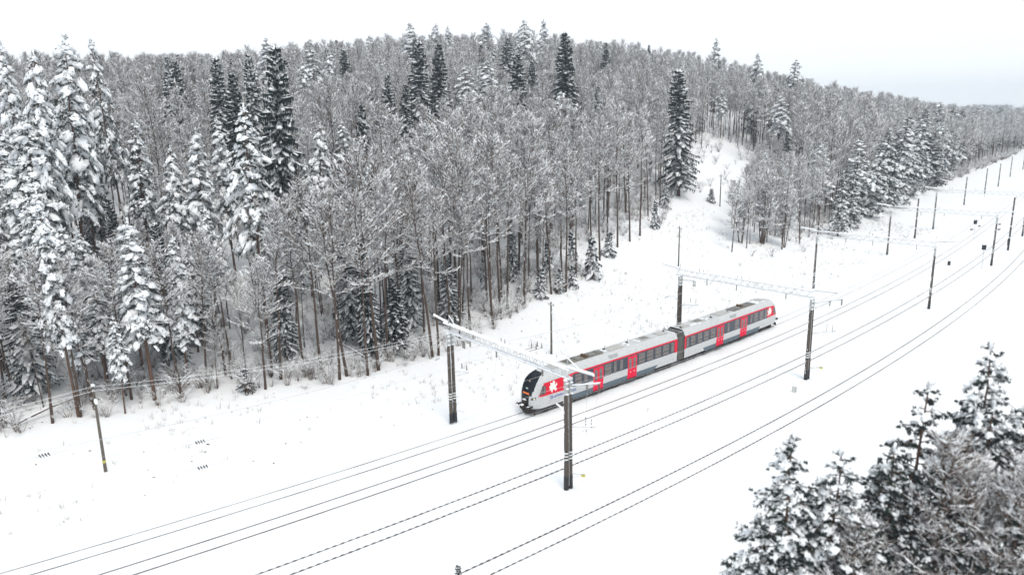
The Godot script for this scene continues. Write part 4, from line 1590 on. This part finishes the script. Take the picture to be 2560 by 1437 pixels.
const FALLEN := [
	[7.5, -26.9, 15.3, -28.8, "thin fallen tree lying across the bank at the far left"],
	[48.4, -22.0, 44.8, -30.3, "fallen leaning stem among the front trunks left of the nearest gantry"],
]

const TREES := [
	["P", 14.3, -47.3, 34.2, 6.4, "tall snowy pine on the left skyline, second from the left edge"],
	["P", 17.8, -51.8, 35.4, 6.8, "tallest pine on the left skyline, pointed top against the sky"],
	["P", 20.2, -55.7, 32.9, 4.5, "narrow pine on the skyline just right of the tallest left pine"],
	["P", 12.9, -57.0, 32.9, 5.1, "skyline pine cut by the left edge of the view"],
	["P", 25.7, -62.3, 32.9, 5.6, "lone pine on the skyline right of the left-hand pine group"],
	["P", 22.0, -64.8, 24.4, 6.1, "round-clumped snowy pine below the gap in the left skyline"],
	["P", 12.9, -46.5, 26.8, 7.1, "big pine plastered with snow at the left, halfway up"],
	["P", 17.0, -62.7, 24.4, 5.5, "pine with long drooping snow loads under the tallest left pine"],
	["P", 11.3, -48.5, 24.4, 6.6, "snow-draped pine at the left edge, halfway up"],
	["P", 26.8, -52.2, 24.4, 5.7, "white cone-shaped pine, leftmost of the three small white cones"],
	["P", 30.7, -48.2, 22.0, 5.0, "lowest of the three white cone-shaped pines at the left"],
	["P", 33.8, -48.3, 24.4, 5.7, "rightmost of the three white cone-shaped pines at the left"],
	["P", 37.3, -31.9, 31.7, 8.0, "largest white pine, completely covered in snow, left of centre"],
	["P", 39.8, -52.4, 24.4, 5.0, "small snowy pine touching the left side of the largest white pine"],
	["P", 47.5, -48.3, 24.4, 4.7, "small snowy pine touching the right side of the largest white pine"],
	["P", 55.6, -51.9, 23.2, 5.4, "white-topped pine standing alone right of the largest white pine"],
	["P", 21.6, -26.7, 20.9, 5.6, "snow-laden pine with a bare orange trunk at the front edge, left"],
	["P", 5.9, -27.0, 21.7, 4.6, "snow-heavy pine cut by the left edge, at the front of the forest"],
	["P", 25.8, -28.6, 17.9, 4.1, "dark green pine behind the orange-trunked pine at the front"],
	["P", 15.3, -29.5, 12.1, 5.1, "broad low conifer with white front boughs behind the leaning wooden pole"],
	["P", 18.2, -25.1, 11.2, 2.7, "thin small pine wrapped in snow at the front edge, left"],
	["P", 13.7, -26.6, 24.4, 4.0, "shaded snowy pine under the big plastered pine at the left"],
	["P", 121.9, -89.1, 22.0, 9.2, "left one of the two round snowy pines high at the centre"],
	["P", 136.0, -93.6, 22.0, 9.2, "right one of the two round snowy pines high at the centre"],
	["P", 131.4, -66.8, 22.0, 8.5, "snow-clumped pine right below the tallest centre spruce"],
	["P", 67.5, -65.0, 19.5, 5.3, "small snowy pine beside the dark spruce in the middle of the hill"],
	["P", 48.8, -43.6, 20.7, 4.3, "modest snowy pine among bare crowns, right of the largest white pine"],
	["P", 32.0, -32.1, 19.5, 3.8, "snowy pine half hidden below the largest white pine"],
	["P", 164.4, -158.4, 25.9, 9.9, "pale skyline pine above the pair of dark spruces"],
	["P", 180.8, -161.7, 25.3, 7.8, "thin skyline pine right of the pale one above the dark spruces"],
	["P", 192.1, -164.8, 24.3, 7.2, "smallest skyline pine right of the dark spruce pair"],
	["P", 213.4, -162.9, 24.9, 9.4, "pale round-topped pine alone on the middle skyline"],
	["P", 200.3, -133.4, 26.8, 10.1, "broad pale pine on the highest part of the skyline"],
	["P", 155.4, -169.5, 22.4, 8.4, "pale pine on the skyline left of centre, in the dip"],
	["P", 98.0, -125.1, 24.4, 7.6, "snowy skyline pine above the middle of the left hill"],
	["P", 94.2, -146.9, 24.4, 9.5, "snow-capped pine top on the skyline behind the biggest dark spruce"],
	["P", 219.6, -137.7, 26.9, 7.2, "slender pine top beside the tallest centre spruce on the skyline"],
	["P", 236.9, -54.8, 23.2, 9.4, "white pointed pine above the clearing, right of its top"],
	["P", 201.8, -29.4, 20.7, 7.9, "snow-striped pine inside the right-hand wood, upper left"],
	["P", 212.3, -23.4, 23.2, 9.7, "snow-striped pine in the right-hand wood above the second gantry past the train"],
	["E", 258.7, -23.9, 29.3, 12.3, "largest dark-and-white pine at the edge of the right-hand wood"],
	["E", 302.2, -26.0, 30.8, 12.9, "tall pine next beyond the largest one at the right-hand wood edge"],
	["E", 346.7, -27.5, 32.7, 13.7, "pine at the bend of the right-hand wood edge, third from the largest"],
	["E", 400.6, -30.1, 31.3, 13.1, "bluish pine at the far end of the right-hand wood edge"],
	["E", 491.9, -35.1, 29.6, 12.5, "hazy blue pine where the far wood edge meets the line"],
	["E", 656.1, -39.6, 29.8, 12.5, "far pale conifer standing in front of the distant woods"],
	["E", 694.2, -31.8, 26.6, 11.2, "far conifer cut by the right edge, beyond the masts"],
	["P", 323.6, -67.1, 22.0, 9.2, "faint pale pine on the ridge above the right-hand wood"],
	["P", 340.8, -53.4, 22.0, 9.2, "faint pale pine behind the largest pine of the right-hand wood"],
	["E", 205.3, -22.3, 18.3, 7.7, "snowy conifer at the wood edge left of the largest dark one, low crown"],
	["E", 227.8, -22.7, 23.1, 9.7, "dark conifer just left of the largest one on the right-hand wood edge"],
	["E", 242.3, -23.3, 25.2, 10.6, "conifer pressed against the left side of the largest edge pine"],
	["E", 287.4, -25.7, 26.5, 11.2, "dark conifer between the two tallest on the right-hand wood edge"],
	["E", 333.3, -27.0, 28.0, 11.8, "dusky conifer before the bend of the right-hand wood edge"],
	["E", 376.3, -29.1, 29.1, 12.2, "dusky conifer after the bend of the right-hand wood edge"],
	["E", 440.5, -32.4, 29.4, 12.4, "bluish conifer close to the far end of the wood edge"],
	["E", 537.1, -37.0, 28.0, 11.8, "faint conifer beyond the bluish one at the far end"],
	["E", 191.7, -21.0, 15.3, 6.4, "lower snowy conifer behind the third gantry, at the wood edge"],
	["E", 575.5, -37.2, 27.0, 11.3, "pale low-crowned conifer at the far end, left of the distant opening"],
	["E", 670.6, -35.2, 27.9, 11.7, "pale low-crowned conifer at the far end, second from the right edge"],
	["E", 707.9, -30.4, 27.1, 11.4, "pale low-crowned conifer at the far end, cut by the right edge"],
	["E", 614.6, -36.7, 31.0, 13.0, "tallest pale conifer at the far end of the line"],
	["S", 46.0, -105.6, 23.2, 5.7, "left one of two small dark spruces high on the left hill"],
	["S", 49.1, -106.4, 22.0, 5.8, "right one of two small dark spruces high on the left hill"],
	["S", 49.7, -82.9, 26.8, 6.7, "slim dark spruce, leftmost of the four left of centre"],
	["S", 48.2, -69.8, 26.8, 7.1, "dark spruce lower than its neighbours, second of the four left of centre"],
	["S", 58.6, -85.4, 26.8, 6.4, "dark spruce overlapping the left side of the biggest dark spruce"],
	["S", 45.3, -45.6, 36.6, 9.4, "biggest dark spruce, sweeping snow-lined boughs, behind the largest white pine"],
	["S", 118.4, -138.4, 20.7, 7.2, "small dark spruce near the skyline between centre and left"],
	["S", 67.3, -58.2, 24.4, 5.8, "dark spruce alone in the middle of the bare hill"],
	["S", 92.7, -84.8, 23.2, 6.7, "small dark spruce left of and below the dark pair"],
	["S", 93.2, -80.4, 22.0, 6.0, "low dark spruce between the small one and the dark pair"],
	["S", 101.8, -85.8, 29.3, 9.4, "left spruce of the tall dark pair near the centre skyline"],
	["S", 110.8, -88.9, 28.1, 8.5, "right spruce of the tall dark pair near the centre skyline"],
	["S", 181.7, -127.4, 22.0, 10.1, "dark spruce top near the skyline behind the snowy one"],
	["S", 132.8, -82.4, 26.8, 9.0, "snow-flecked dark spruce right of the round snowy pines"],
	["S", 159.0, -97.5, 20.7, 6.3, "small narrow dark spruce between the two big centre spruces"],
	["S", 149.7, -78.6, 32.9, 10.7, "tallest centre spruce, dark, its top reaching the skyline"],
	["S", 151.6, -70.5, 22.0, 7.1, "small dark spruce right of the snow-clumped centre pine"],
	["S", 212.8, -106.9, 20.7, 8.5, "small spruce high on the hill right of the tallest centre spruce"],
	["S", 165.2, -52.9, 31.9, 11.6, "tall dark spruce at the forest corner beside the clearing"],
	["S", 87.9, -105.3, 18.3, 5.3, "tiny dark spruce tip in the bare wood left of centre"],
	["E", 288.0, -99.6, 29.3, 9.8, "lone conifer tip breaking the skyline above the clearing"],
	["E", 271.1, -77.8, 29.3, 9.9, "dusky conifer on the skyline right of the lone tip"],
	["E", 276.6, -65.6, 31.7, 13.3, "broad dusky conifer at the right shoulder of the skyline"],
	["S", 57.2, -47.7, 18.3, 4.4, "small dark spruce low in the bare crowns at centre left"],
	["S", 9.9, -33.0, 13.6, 6.0, "dark spruce with drooping boughs at the front, far left"],
	["S", 29.9, -38.2, 13.4, 5.2, "dark spruce in shade behind the front trees, left of centre"],
	["S", 49.0, -30.7, 14.1, 5.5, "dark spruce between thin trunks at the front, centre left"],
	["S", 52.7, -25.3, 10.7, 5.4, "smaller snowy spruce among trunks behind the nearest gantry's arm"],
	["S", 58.5, -29.2, 15.8, 4.9, "shaded spruce behind trunks above the nearest gantry"],
	["S", 38.5, -29.3, 12.7, 4.4, "dark spruce in shade below the largest white pine, right side"],
	["S", 322.4, -25.7, 21.6, 15.5, "dark conifer filling the foot of the right-hand wood edge"],
	["S", 369.5, -30.4, 17.5, 15.1, "dark blue conifer near the far end of the right-hand wood edge"],
	["S", 65.0, -29.1, 10.4, 5.1, "small shaded spruce among trunks above the gantry beam"],
	["Y", 31.5, -24.5, 2.8, 2.9, "small dark young spruce alone on the snow at the forest foot, left"],
	["Y", 80.5, -30.3, 2.9, 1.4, "tiniest young spruce beside the thick brown trunk"],
	["Y", 85.6, -30.3, 5.3, 3.1, "bushy young spruce right of the thick brown trunk"],
	["Y", 91.0, -30.9, 4.3, 3.0, "snow-covered young spruce, left of the white pair"],
	["Y", 94.1, -30.6, 4.5, 2.6, "snow-covered young spruce, right of the white pair"],
	["Y", 100.7, -36.5, 7.3, 2.9, "taller young spruce behind the white pair"],
	["Y", 101.6, -32.3, 7.8, 4.5, "broadest snow-covered young spruce at the forest edge"],
	["Y", 113.3, -37.8, 5.2, 3.5, "dark young spruce nearest the open slope"],
	["Y", 138.1, -43.2, 6.3, 2.6, "small young spruce below the tall corner spruce, left"],
	["Y", 152.5, -49.5, 6.8, 3.1, "young spruce close against the trunk left of the corner spruce"],
	["Y", 93.6, -36.1, 6.6, 2.7, "young spruce back among the trunks at the forest edge"],
	["Y", 172.9, -47.5, 3.6, 2.8, "little young spruce in the mouth of the clearing"],
	["Y", 78.3, -36.9, 5.5, 2.1, "young spruce in shade among trunks, centre"],
	["Y", 8.9, -31.7, 0.7, 1.1, "little snow mound of a young spruce at the far left foot"],
	["B", 33.6, -23.4, 14.5, 0.0, "slim pale-brown bare tree at the very front of the stand, left of centre"],
	["B", 36.2, -25.2, 21.2, 0.0, "second slim brown bare edge tree right of the small dark young spruce"],
	["B", 42.6, -21.7, 22.4, 0.0, "fifth slim brown bare edge tree right of the small dark young spruce"],
	["B", 46.2, -20.9, 22.5, 0.0, "dark straight bare tree at the front, standing clear in the snow left of the gantry"],
	["B", 39.5, -25.7, 21.5, 0.0, "third slim brown bare edge tree right of the small dark young spruce"],
	["B", 41.6, -25.1, 22.7, 0.0, "fourth slim brown bare edge tree right of the small dark young spruce"],
	["B", 43.8, -22.1, 23.0, 0.0, "seventh slim brown bare edge tree left of the nearest gantry"],
	["B", 48.3, -26.9, 25.0, 0.0, "sixth slim brown bare edge tree left of the nearest gantry"],
	["B", 48.1, -21.5, 27.0, 0.0, "fifth slim brown bare edge tree left of the nearest gantry"],
	["B", 51.2, -24.4, 23.5, 0.0, "fourth slim brown bare edge tree left of the nearest gantry"],
	["B", 56.7, -21.7, 25.5, 0.0, "brown trunk rising right behind the tip of the nearest gantry"],
	["B", 57.6, -21.5, 22.0, 0.0, "first slim brown bare edge tree left of the nearest gantry"],
	["B", 30.4, -28.9, 15.9, 0.0, "first slim brown bare edge tree left of the small dark young spruce"],
	["B", 27.9, -28.3, 17.3, 0.0, "second slim brown bare edge tree left of the small dark young spruce"],
	["B", 35.5, -26.3, 14.8, 0.0, "first slim brown bare edge tree right of the small dark young spruce"],
	["B", 66.6, -26.1, 24.5, 0.0, "third slim brown bare edge tree right of the nearest gantry"],
	["B", 65.9, -27.8, 26.5, 0.0, "second slim brown bare edge tree right of the nearest gantry"],
	["B", 71.3, -26.3, 23.0, 0.0, "bare tree with a forked leaning trunk above the gantry beam"],
	["B", 72.8, -28.6, 25.0, 0.0, "third slim brown bare edge tree left of the thickest brown trunk"],
	["B", 75.0, -28.8, 27.0, 0.0, "second slim brown bare edge tree left of the thickest brown trunk"],
	["B", 77.1, -29.5, 23.5, 0.0, "first slim brown bare edge tree left of the thickest brown trunk"],
	["B", 80.9, -29.5, 25.5, 0.0, "thickest bare tree with a dark brown trunk at the forest edge"],
	["B", 88.7, -30.8, 22.0, 0.0, "second slim brown bare edge tree left of the white pair of young spruces"],
	["B", 91.9, -30.3, 24.0, 0.0, "first slim brown bare edge tree left of the white pair of young spruces"],
	["B", 119.4, -40.1, 26.0, 0.0, "third slim brown bare edge tree left of the far corner of the stand"],
	["B", 115.0, -43.6, 22.5, 0.0, "second slim brown bare edge tree right of the white pair of young spruces"],
	["B", 67.5, -32.7, 24.5, 0.0, "first slim brown bare edge tree right of the nearest gantry"],
	["B", 19.3, -27.8, 17.6, 0.0, "second slim brown bare edge tree left of the orange-trunked pine"],
	["B", 15.4, -27.5, 15.2, 0.0, "thick grey bare tree with spreading white limbs behind the leaning wooden pole"],
	["B", 13.9, -26.5, 16.6, 0.0, "first slim brown bare edge tree left of the leaning wooden pole"],
	["B", 11.2, -26.4, 18.0, 0.0, "thin bare tree bent over the bank at the far left"],
	["B", 8.0, -32.4, 15.6, 0.0, "second slim brown bare edge tree left of the leaning wooden pole"],
	["B", 7.0, -33.1, 16.9, 0.0, "third slim brown bare edge tree left of the leaning wooden pole"],
	["B", 17.5, -32.6, 14.5, 0.0, "first slim brown bare edge tree right of the leaning wooden pole"],
	["B", 21.7, -34.8, 15.9, 0.0, "first slim brown bare edge tree left of the orange-trunked pine"],
	["B", 152.7, -51.0, 21.4, 0.0, "second slim brown bare edge tree right of the far corner of the stand"],
	["B", 152.8, -52.2, 19.3, 0.0, "last bare tree of the stand before the corner spruce"],
	["B", 124.8, -40.8, 24.5, 0.0, "second slim brown bare edge tree left of the far corner of the stand"],
	["B", 129.9, -41.7, 26.5, 0.0, "first slim brown bare edge tree left of the far corner of the stand"],
	["B", 142.7, -48.0, 19.6, 0.0, "first slim brown bare edge tree right of the far corner of the stand"],
	["B", 24.6, -27.0, 16.6, 0.0, "first slim brown bare edge tree right of the orange-trunked pine"],
	["B", 90.3, -35.7, 27.0, 0.0, "first slim brown bare edge tree right of the thickest brown trunk"],
	["B", 98.9, -34.1, 23.5, 0.0, "first slim brown bare edge tree right of the white pair of young spruces"],
	["B", 109.7, -37.2, 25.5, 0.0, "third slim brown bare edge tree right of the white pair of young spruces"],
	["B", 58.5, -26.5, 22.0, 0.0, "second slim brown bare edge tree left of the nearest gantry"],
	["B", 53.9, -24.7, 24.0, 0.0, "third slim brown bare edge tree left of the nearest gantry"],
	["B", 161.8, -23.5, 21.4, 0.0, "first bare tree at the front of the right-hand wood, counted from the many-stemmed clump"],
	["B", 171.8, -23.3, 19.3, 0.0, "second bare tree at the front of the right-hand wood, counted from the many-stemmed clump"],
	["B", 181.1, -22.4, 20.5, 0.0, "third bare tree at the front of the right-hand wood, counted from the many-stemmed clump"],
	["C", 160.4, -27.8, 16.6, 0.0, "many-stemmed bare tree at the near corner of the right-hand wood"],
	["C", 154.9, -30.3, 12.6, 0.0, "bare tree with leaning dark stems left of the many-stemmed one"],
	["T", 146.3, -28.2, 14.9, 0.0, "single thin young tree standing alone left of the leaning stems"],
	["C", 164.4, -24.1, 13.8, 0.0, "many-stemmed bare tree with arching white boughs above the third gantry"],
	["U", 154.1, -22.5, 2.4, 0.0, "low bare bush at the foot of the many-stemmed tree"],
	["U", 149.0, -24.8, 2.0, 0.0, "low bare bush in the snow right of the single thin tree"],
	["U", 165.6, -19.9, 2.5, 0.0, "arching bare bush in front of the right-hand wood"],
	["U", 186.2, -20.7, 2.2, 0.0, "bare bush beside the third gantry at the wood edge"],
	["U", 77.7, -28.0, 2.0, 0.0, "wispy bush at the foot of the thickest trunk"],
	["U", 48.2, -22.4, 2.6, 0.0, "wispy upright bush left of the nearest gantry"],
	["U", 24.5, -26.8, 3.0, 0.0, "dense bare bush at the front edge, left of the small dark spruce"],
	["U", 20.6, -29.5, 3.2, 0.0, "fan-shaped bare bush between trunks at the front, left"],
	["U", 31.5, -26.6, 2.6, 0.0, "bare bush beside the small dark young spruce"],
	["U", 52.9, -22.5, 2.4, 0.0, "fan-shaped bush just left of the gantry tip"],
	["U", 102.3, -31.1, 1.4, 0.0, "low dark bush at the top of the open bank"],
	["U", 139.3, -22.7, 1.2, 0.0, "tiny dark bush on the slope below the single thin tree"],
	["NP", 41.8, 40.1, 16.0, 8.7, "near snowy conifer with a pointed tip, left end of the near corner"],
	["NP", 43.7, 42.9, 15.0, 9.3, "near drooping pine next to the pointed conifer in the near corner"],
	["NQ", 47.9, 44.1, 18.0, 10.1, "near dark pine with two blunt tops in the near corner"],
	["NP", 51.5, 46.7, 20.0, 9.3, "tallest near pine with a thin leader at the right edge"],
	["NP", 51.5, 44.9, 17.0, 8.5, "near pine filling the space left of the tallest one"],
	["NB", 48.1, 47.5, 13.0, 0.0, "near bare tree with thick snow-covered limbs at the right"],
	["NB", 46.8, 44.6, 12.0, 0.0, "near bare brown tree in front of the blunt-topped pine"],
	["NS", 42.3, 41.1, 12.0, 7.8, "lower near spruce at the bottom, left in the near corner"],
	["NB", 43.7, 43.3, 11.0, 0.0, "near brushy bare tree at the bottom of the near corner"],
	["NQ", 47.7, 46.3, 14.5, 8.1, "near dim pine behind the brown bare tree"],
	["NQ", 46.3, 43.9, 15.0, 7.8, "near shaggy pine between the drooping pine and the blunt-topped one"],
	["NQ", 49.9, 46.9, 17.0, 7.8, "near dark pine just below the tallest near pine"],
	["NP", 52.0, 47.4, 17.0, 8.5, "near pine at the right edge under the tallest one"],
	["NS", 40.6, 40.0, 9.0, 6.2, "lowest near conifer poking up at the bottom edge"],
	["NB", 47.2, 46.4, 10.5, 0.0, "near snowy thicket tree at the bottom right"],
	["NP", 42.8, 42.4, 9.5, 7.0, "low near pine at the bottom edge of the near corner"],
	["NB", 48.4, 48.6, 11.0, 0.0, "near snow-crusted bare tree at the bottom right edge"],
	["NQ", 46.0, 43.3, 13.5, 7.1, "near short dark pine left of the brown bare tree"],
	["NQ", 46.1, 45.6, 11.5, 7.8, "near low dark pine under the brown bare tree"],
	["NQ", 47.1, 48.0, 12.0, 8.1, "near dark pine low among the snowy thickets"],
	["NB", 44.4, 44.3, 10.0, 0.0, "near bare thicket tree low in the middle of the corner"],
	["NQ", 44.1, 41.0, 12.5, 7.1, "near ragged pine between the pointed conifer and the lower spruce"],
	["NQ", 41.8, 40.6, 10.0, 6.5, "near ragged pine low at the left of the corner"],
	["NQ", 48.2, 49.2, 13.0, 7.8, "near dark pine at the right edge, low"],
	["NB", 47.1, 47.1, 15.0, 0.0, "near brushy bare tree left of the right-edge thicket"],
	["NB", 48.5, 47.9, 14.6, 0.0, "near brown bare tree just under the tallest near pine"],
	["NB", 47.6, 46.1, 14.0, 0.0, "near brown bare tree in the middle of the thicket"],
	["NP", 44.7, 42.1, 12.0, 6.5, "near snowy pine crown under the drooping pine"],
	["Y", 32.8, 21.6, 2.2, 1.1, "tip of a tiny fir at the bottom edge beside the outermost track"],
]

func forest() -> void:
	# prototypes: one of each kind with its parts, copied for every tree
	var bare := []
	for k in 8:
		bare.append(bare_tree(300 + k, 25.0, [0.48, 0.56, 0.44, 0.60, 0.52, 0.40, 0.55, 0.46][k], [4.2, 3.3, 5.2, 2.9, 4.0, 5.6, 3.4, 4.4][k], 28, 10, 4, [0.8, 0.95, 0.75, 1.0, 0.85, 0.8, 1.05, 0.7][k], [0.0, 0.03, 0.02, 0.05, 0.0, 0.02, 0.06, 0.03][k]))
	var clump := bare_tree(350, 15.0, 0.25, 3.2, 13, 8, 6, 1.2, 0.16, 5)
	var thin := bare_tree(360, 10.0, 0.3, 1.3, 14, 5, 4, 1.0)
	var spr := []
	for k in 4: spr.append(spruce(400 + k, 22.0, [6.2, 5.6, 6.8, 6.0][k], [0.72, 0.6, 0.8, 0.66][k]))
	var pin := []
	for k in 5: pin.append(pine(450 + k, 20.0, [6.0, 5.2, 6.6, 5.6, 6.2][k], [0.42, 0.36, 0.48, 0.30, 0.4][k], [0.86, 0.92, 0.78, 0.93, 0.7][k], 1.0, [1.1, 1.15, 1.0, 1.2, 1.0][k], 2.3))
	var low_pin := [pine(470, 20.0, 7.4, 0.06, 0.55, 1.3, 1.1, 2.6), pine(471, 20.0, 6.6, 0.08, 0.45, 1.3, 1.0, 2.6)]
	var yng := []
	for k in 3: yng.append(spruce(480 + k, 5.0, [2.9, 2.5, 3.2][k], 0.95))
	var bsh := []
	for k in 3: bsh.append(bush(500 + k, 2.2, 16))
	var near_spr := spruce(520, 19.0, 10.0, 0.9, 2.2)
	var near_pin := pine(530, 19.0, 9.6, 0.10, 0.62, 2.4, 0.66, 4.0)
	var near_pin2 := pine(531, 18.0, 8.6, 0.06, 0.30, 2.6, 0.55, 4.2)
	var near_bare := bare_tree(540, 16.0, 0.2, 4.0, 24, 9, 7, 0.62, 0.05, 2)

	# hand-placed trees: kind, chainage, lateral, height, crown width, label
	var r := seed_rng(31)
	var taken := []
	var crests := []
	var n := 0
	for t in TREES:
		var kind: String = t[0]
		var p: Node3D
		var called := ""
		var cat := "tree"
		var group := ""
		var nh := 20.0
		var nw := 6.0
		match kind:
			"P":
				p = pin[n % 5]; called = "pine_tree"; group = "snow-laden pines of the forest"; nh = 20.0; nw = [6.0, 5.2, 6.6, 5.6, 6.2][n % 5]
			"E":
				p = low_pin[n % 2]; called = "pine_tree"; group = "conifers along the right-hand wood edge"; nh = 20.0; nw = [7.4, 6.6][n % 2]
			"S":
				p = spr[n % 4]; called = "spruce_tree"; group = "dark spruces of the forest"; nh = 22.0; nw = [6.2, 5.6, 6.8, 6.0][n % 4]
			"Y":
				p = yng[n % 3]; called = "young_spruce"; group = "young spruces at the forest edge"; nh = 5.0; nw = [2.9, 2.5, 3.2][n % 3]
			"B":
				p = bare[n % 8]; called = "bare_tree"; group = "bare trees along the forest edge"; nh = 25.0; nw = 0.0
			"C":
				p = clump; called = "bare_tree"; group = "bare trees along the forest edge"; nh = 15.0; nw = 0.0
			"T":
				p = thin; called = "bare_tree"; group = "bare trees along the forest edge"; nh = 10.0; nw = 0.0
			"U":
				p = bsh[n % 3]; called = "bush"; cat = "bush"; group = "bare bushes at the foot of the forest"; nh = 2.2; nw = 0.0
			"NS":
				p = near_spr; called = "spruce_tree"; group = "trees in the near corner"; nh = 19.0; nw = 10.0
			"NP":
				p = near_pin; called = "pine_tree"; group = "trees in the near corner"; nh = 19.0; nw = 9.6
			"NQ":
				p = near_pin2; called = "pine_tree"; group = "trees in the near corner"; nh = 18.0; nw = 8.6
			"NB":
				p = near_bare; called = "bare_tree"; group = "trees in the near corner"; nh = 16.0; nw = 0.0
		var sy: float = t[3] / nh
		var sx: float = sy if nw == 0.0 or t[4] <= 0.0 else t[4] / nw
		if nw == 0.0: sx = clampf(sy, 0.75, 1.15)
		plant(p, called, t[5], cat, group, t[1], t[2], Vector3(sx, sy, sx), r.randf() * TAU)
		taken.append(Vector2(t[1], t[2]))
		if (kind == "P" or kind == "S") and t[2] < -40.0: crests.append([at(t[1], t[2]), t[4]])
		n += 1

	# the forest itself: a jittered stand; the nearest trees are individuals, the rest one mass
	var spots := []
	var uu := -45.0
	var row := 0
	while uu < 780.0:
		var w := 20.0
		var step := 4.2 if uu < 260.0 else 5.2
		while w < (215.0 if uu < 330.0 else 190.0):
			var u := uu + r.randf_range(-0.5, 0.5) * step
			var lat := -(w + r.randf_range(-0.5, 0.5) * step)
			if in_forest(u, lat):
				var p := on(u, lat)
				# leave out what stands outside the frame
				if p.z < -20.0 and p.x / -p.z > -0.86 and p.x / -p.z < 0.86:
					spots.append([p.length(), u, lat])
			w += step
		uu += step
		row += 1
	spots.sort_custom(func(a, b): return a[0] < b[0])
	var mass := []
	for k in 8: mass.append([])
	var mass_c := [[], []]
	var singles := 0
	var evergreen := 0
	for s in spots:
		var u: float = s[1]
		var lat: float = s[2]
		var clear := true
		if s[0] < 190.0:
			for q in taken:
				if absf(q.x - u) < 1.6 and absf(q.y - lat) < 1.6:
					clear = false
					break
		var roll := r.randf()
		var turn := r.randf() * TAU
		var hh := r.randf_range(0.60, 1.10)
		var pick := r.randi() % 8
		var wx := r.randf_range(0.85, 1.2)
		var low := r.randf()
		if not clear: continue
		if lat < -50.0: hh *= lerpf(1.0, 0.76, clampf((-lat - 50.0) / 40.0, 0.0, 1.0))
		if lat > -75.0: hh *= lerpf(0.64, 1.0, clampf((u - 38.0) / 26.0, 0.0, 1.0))
		if u > 138.0 and u < 205.0 and lat > -62.0: hh *= 0.62
		var here := at(u, lat)
		for qq in crests:
			var q: Vector3 = qq[0]
			var d: Vector3 = here - q
			var to: Vector3 = -q.normalized()
			var along := d.dot(to)
			if along > -2.0 and along < (36.0 if qq[1] > 9.0 else 21.0) and (d - to * along).length() < (5.0 if qq[1] > 9.0 else 3.8):
				hh = minf(hh, 0.46)
				break
		var dense_evergreen := 0.5 if u < 30.0 and lat > -75.0 else (0.13 if u < 75.0 else 0.06)
		if lat < -70.0: dense_evergreen = 0.03 if lat > -105.0 else 0.10
		if roll < dense_evergreen and u < 420.0:
			var big := (0.62 + 0.4 * low) if u < 30.0 or lat < -105.0 else (0.45 + 0.45 * low)
			if evergreen < 110 and s[0] < 175.0:
				evergreen += 1
				var pr: Node3D = pin[pick % 5] if pick % 2 == 0 or u < 20.0 else spr[pick % 4]
				plant(pr, "pine_tree" if pr in pin else "spruce_tree", "smaller snowy conifer standing among the bare trees of the stand", "tree", "smaller conifers inside the stand", u, lat, Vector3(big, big, big) * 0.95, turn)
			else:
				mass_c[pick % 2].append(Transform3D(Basis(Vector3.UP, turn).scaled(Vector3(big, big, big)), on(u, lat, -0.1)))
			continue
		var sc := Vector3(hh * wx, hh, hh * wx)
		if singles < 235:
			singles += 1
			plant(bare[pick], "bare_tree", "bare leafless tree with snow along its branches inside the dense stand", "tree", "bare trees of the dense stand", u, lat, sc, turn)
		else:
			mass[pick].append(Transform3D(Basis(Vector3.UP, turn).scaled(sc), on(u, lat, -0.1)))
	var root := thing("far_forest", "mass of bare snowy trees covering the hill behind the nearest ones", "forest", Vector3.ZERO, 0.0, "", "stuff")
	for k in 8: scatter(root, "bare", bare[k], mass[k])
	scatter(root, "spruce", spr[1], mass_c[0])
	scatter(root, "pine", pin[0], mass_c[1])
	# undergrowth at the foot of the stand
	var under := [[], [], []]
	var tries := 0
	while tries < 2100:
		tries += 1
		var u := r.randf_range(-10.0, 260.0)
		var lat := -(edge_of_forest(u) + r.randf_range(-2.0, 22.0)) if u < 170.0 else (-r.randf_range(24.0, 40.0) if tries % 2 == 0 else -r.randf_range(52.0, 90.0))
		if not in_forest(u, lat - 1.5):
			if not (u > 140.0 and u < 240.0 and tries % 3 == 0): continue
		var sc := r.randf_range(0.5, 1.3)
		under[tries % 3].append(Transform3D(Basis(Vector3.UP, r.randf() * TAU).scaled(Vector3(sc, sc * r.randf_range(0.8, 1.5), sc)), on(u, lat, -0.05)))
	for i in 700:
		var u := r.randf_range(215.0, 640.0)
		var lat := -r.randf_range(24.0, 36.0)
		var sc := r.randf_range(1.0, 2.4)
		under[i % 3].append(Transform3D(Basis(Vector3.UP, r.randf() * TAU).scaled(Vector3(sc, sc, sc)), on(u, lat, -0.05)))
	var ur := thing("undergrowth", "thin bare saplings and brush on the snow under the trees", "undergrowth", Vector3.ZERO, 0.0, "", "stuff")
	for k in 3: scatter(ur, "brush", bsh[k], under[k])
	# the plain beyond, at the end of the line
	var plain := [[], []]
	for i in 1400:
		var p := Vector3(r.randf_range(250.0, 1350.0), 0.0, -r.randf_range(620.0, 1450.0))
		var c := chainage(p.x, p.z)
		if absf(c.y) < 30.0: continue
		p.y = elev(c.x, c.y)
		var sc := r.randf_range(0.8, 1.1)
		plain[i % 2].append(Transform3D(Basis(Vector3.UP, r.randf() * TAU).scaled(Vector3(sc * 2.2, sc, sc * 2.2)), p))
	var pl := thing("distant_woods", "distant hazy woods on the plain at the end of the line", "forest", Vector3.ZERO, 0.0, "", "stuff")
	scatter(pl, "bare", bare[2], plain[0])
	scatter(pl, "pine", pin[2], plain[1])
	for q in bare + spr + pin + low_pin + yng + bsh + [clump, thin, near_spr, near_pin, near_pin2, near_bare]: q.free()
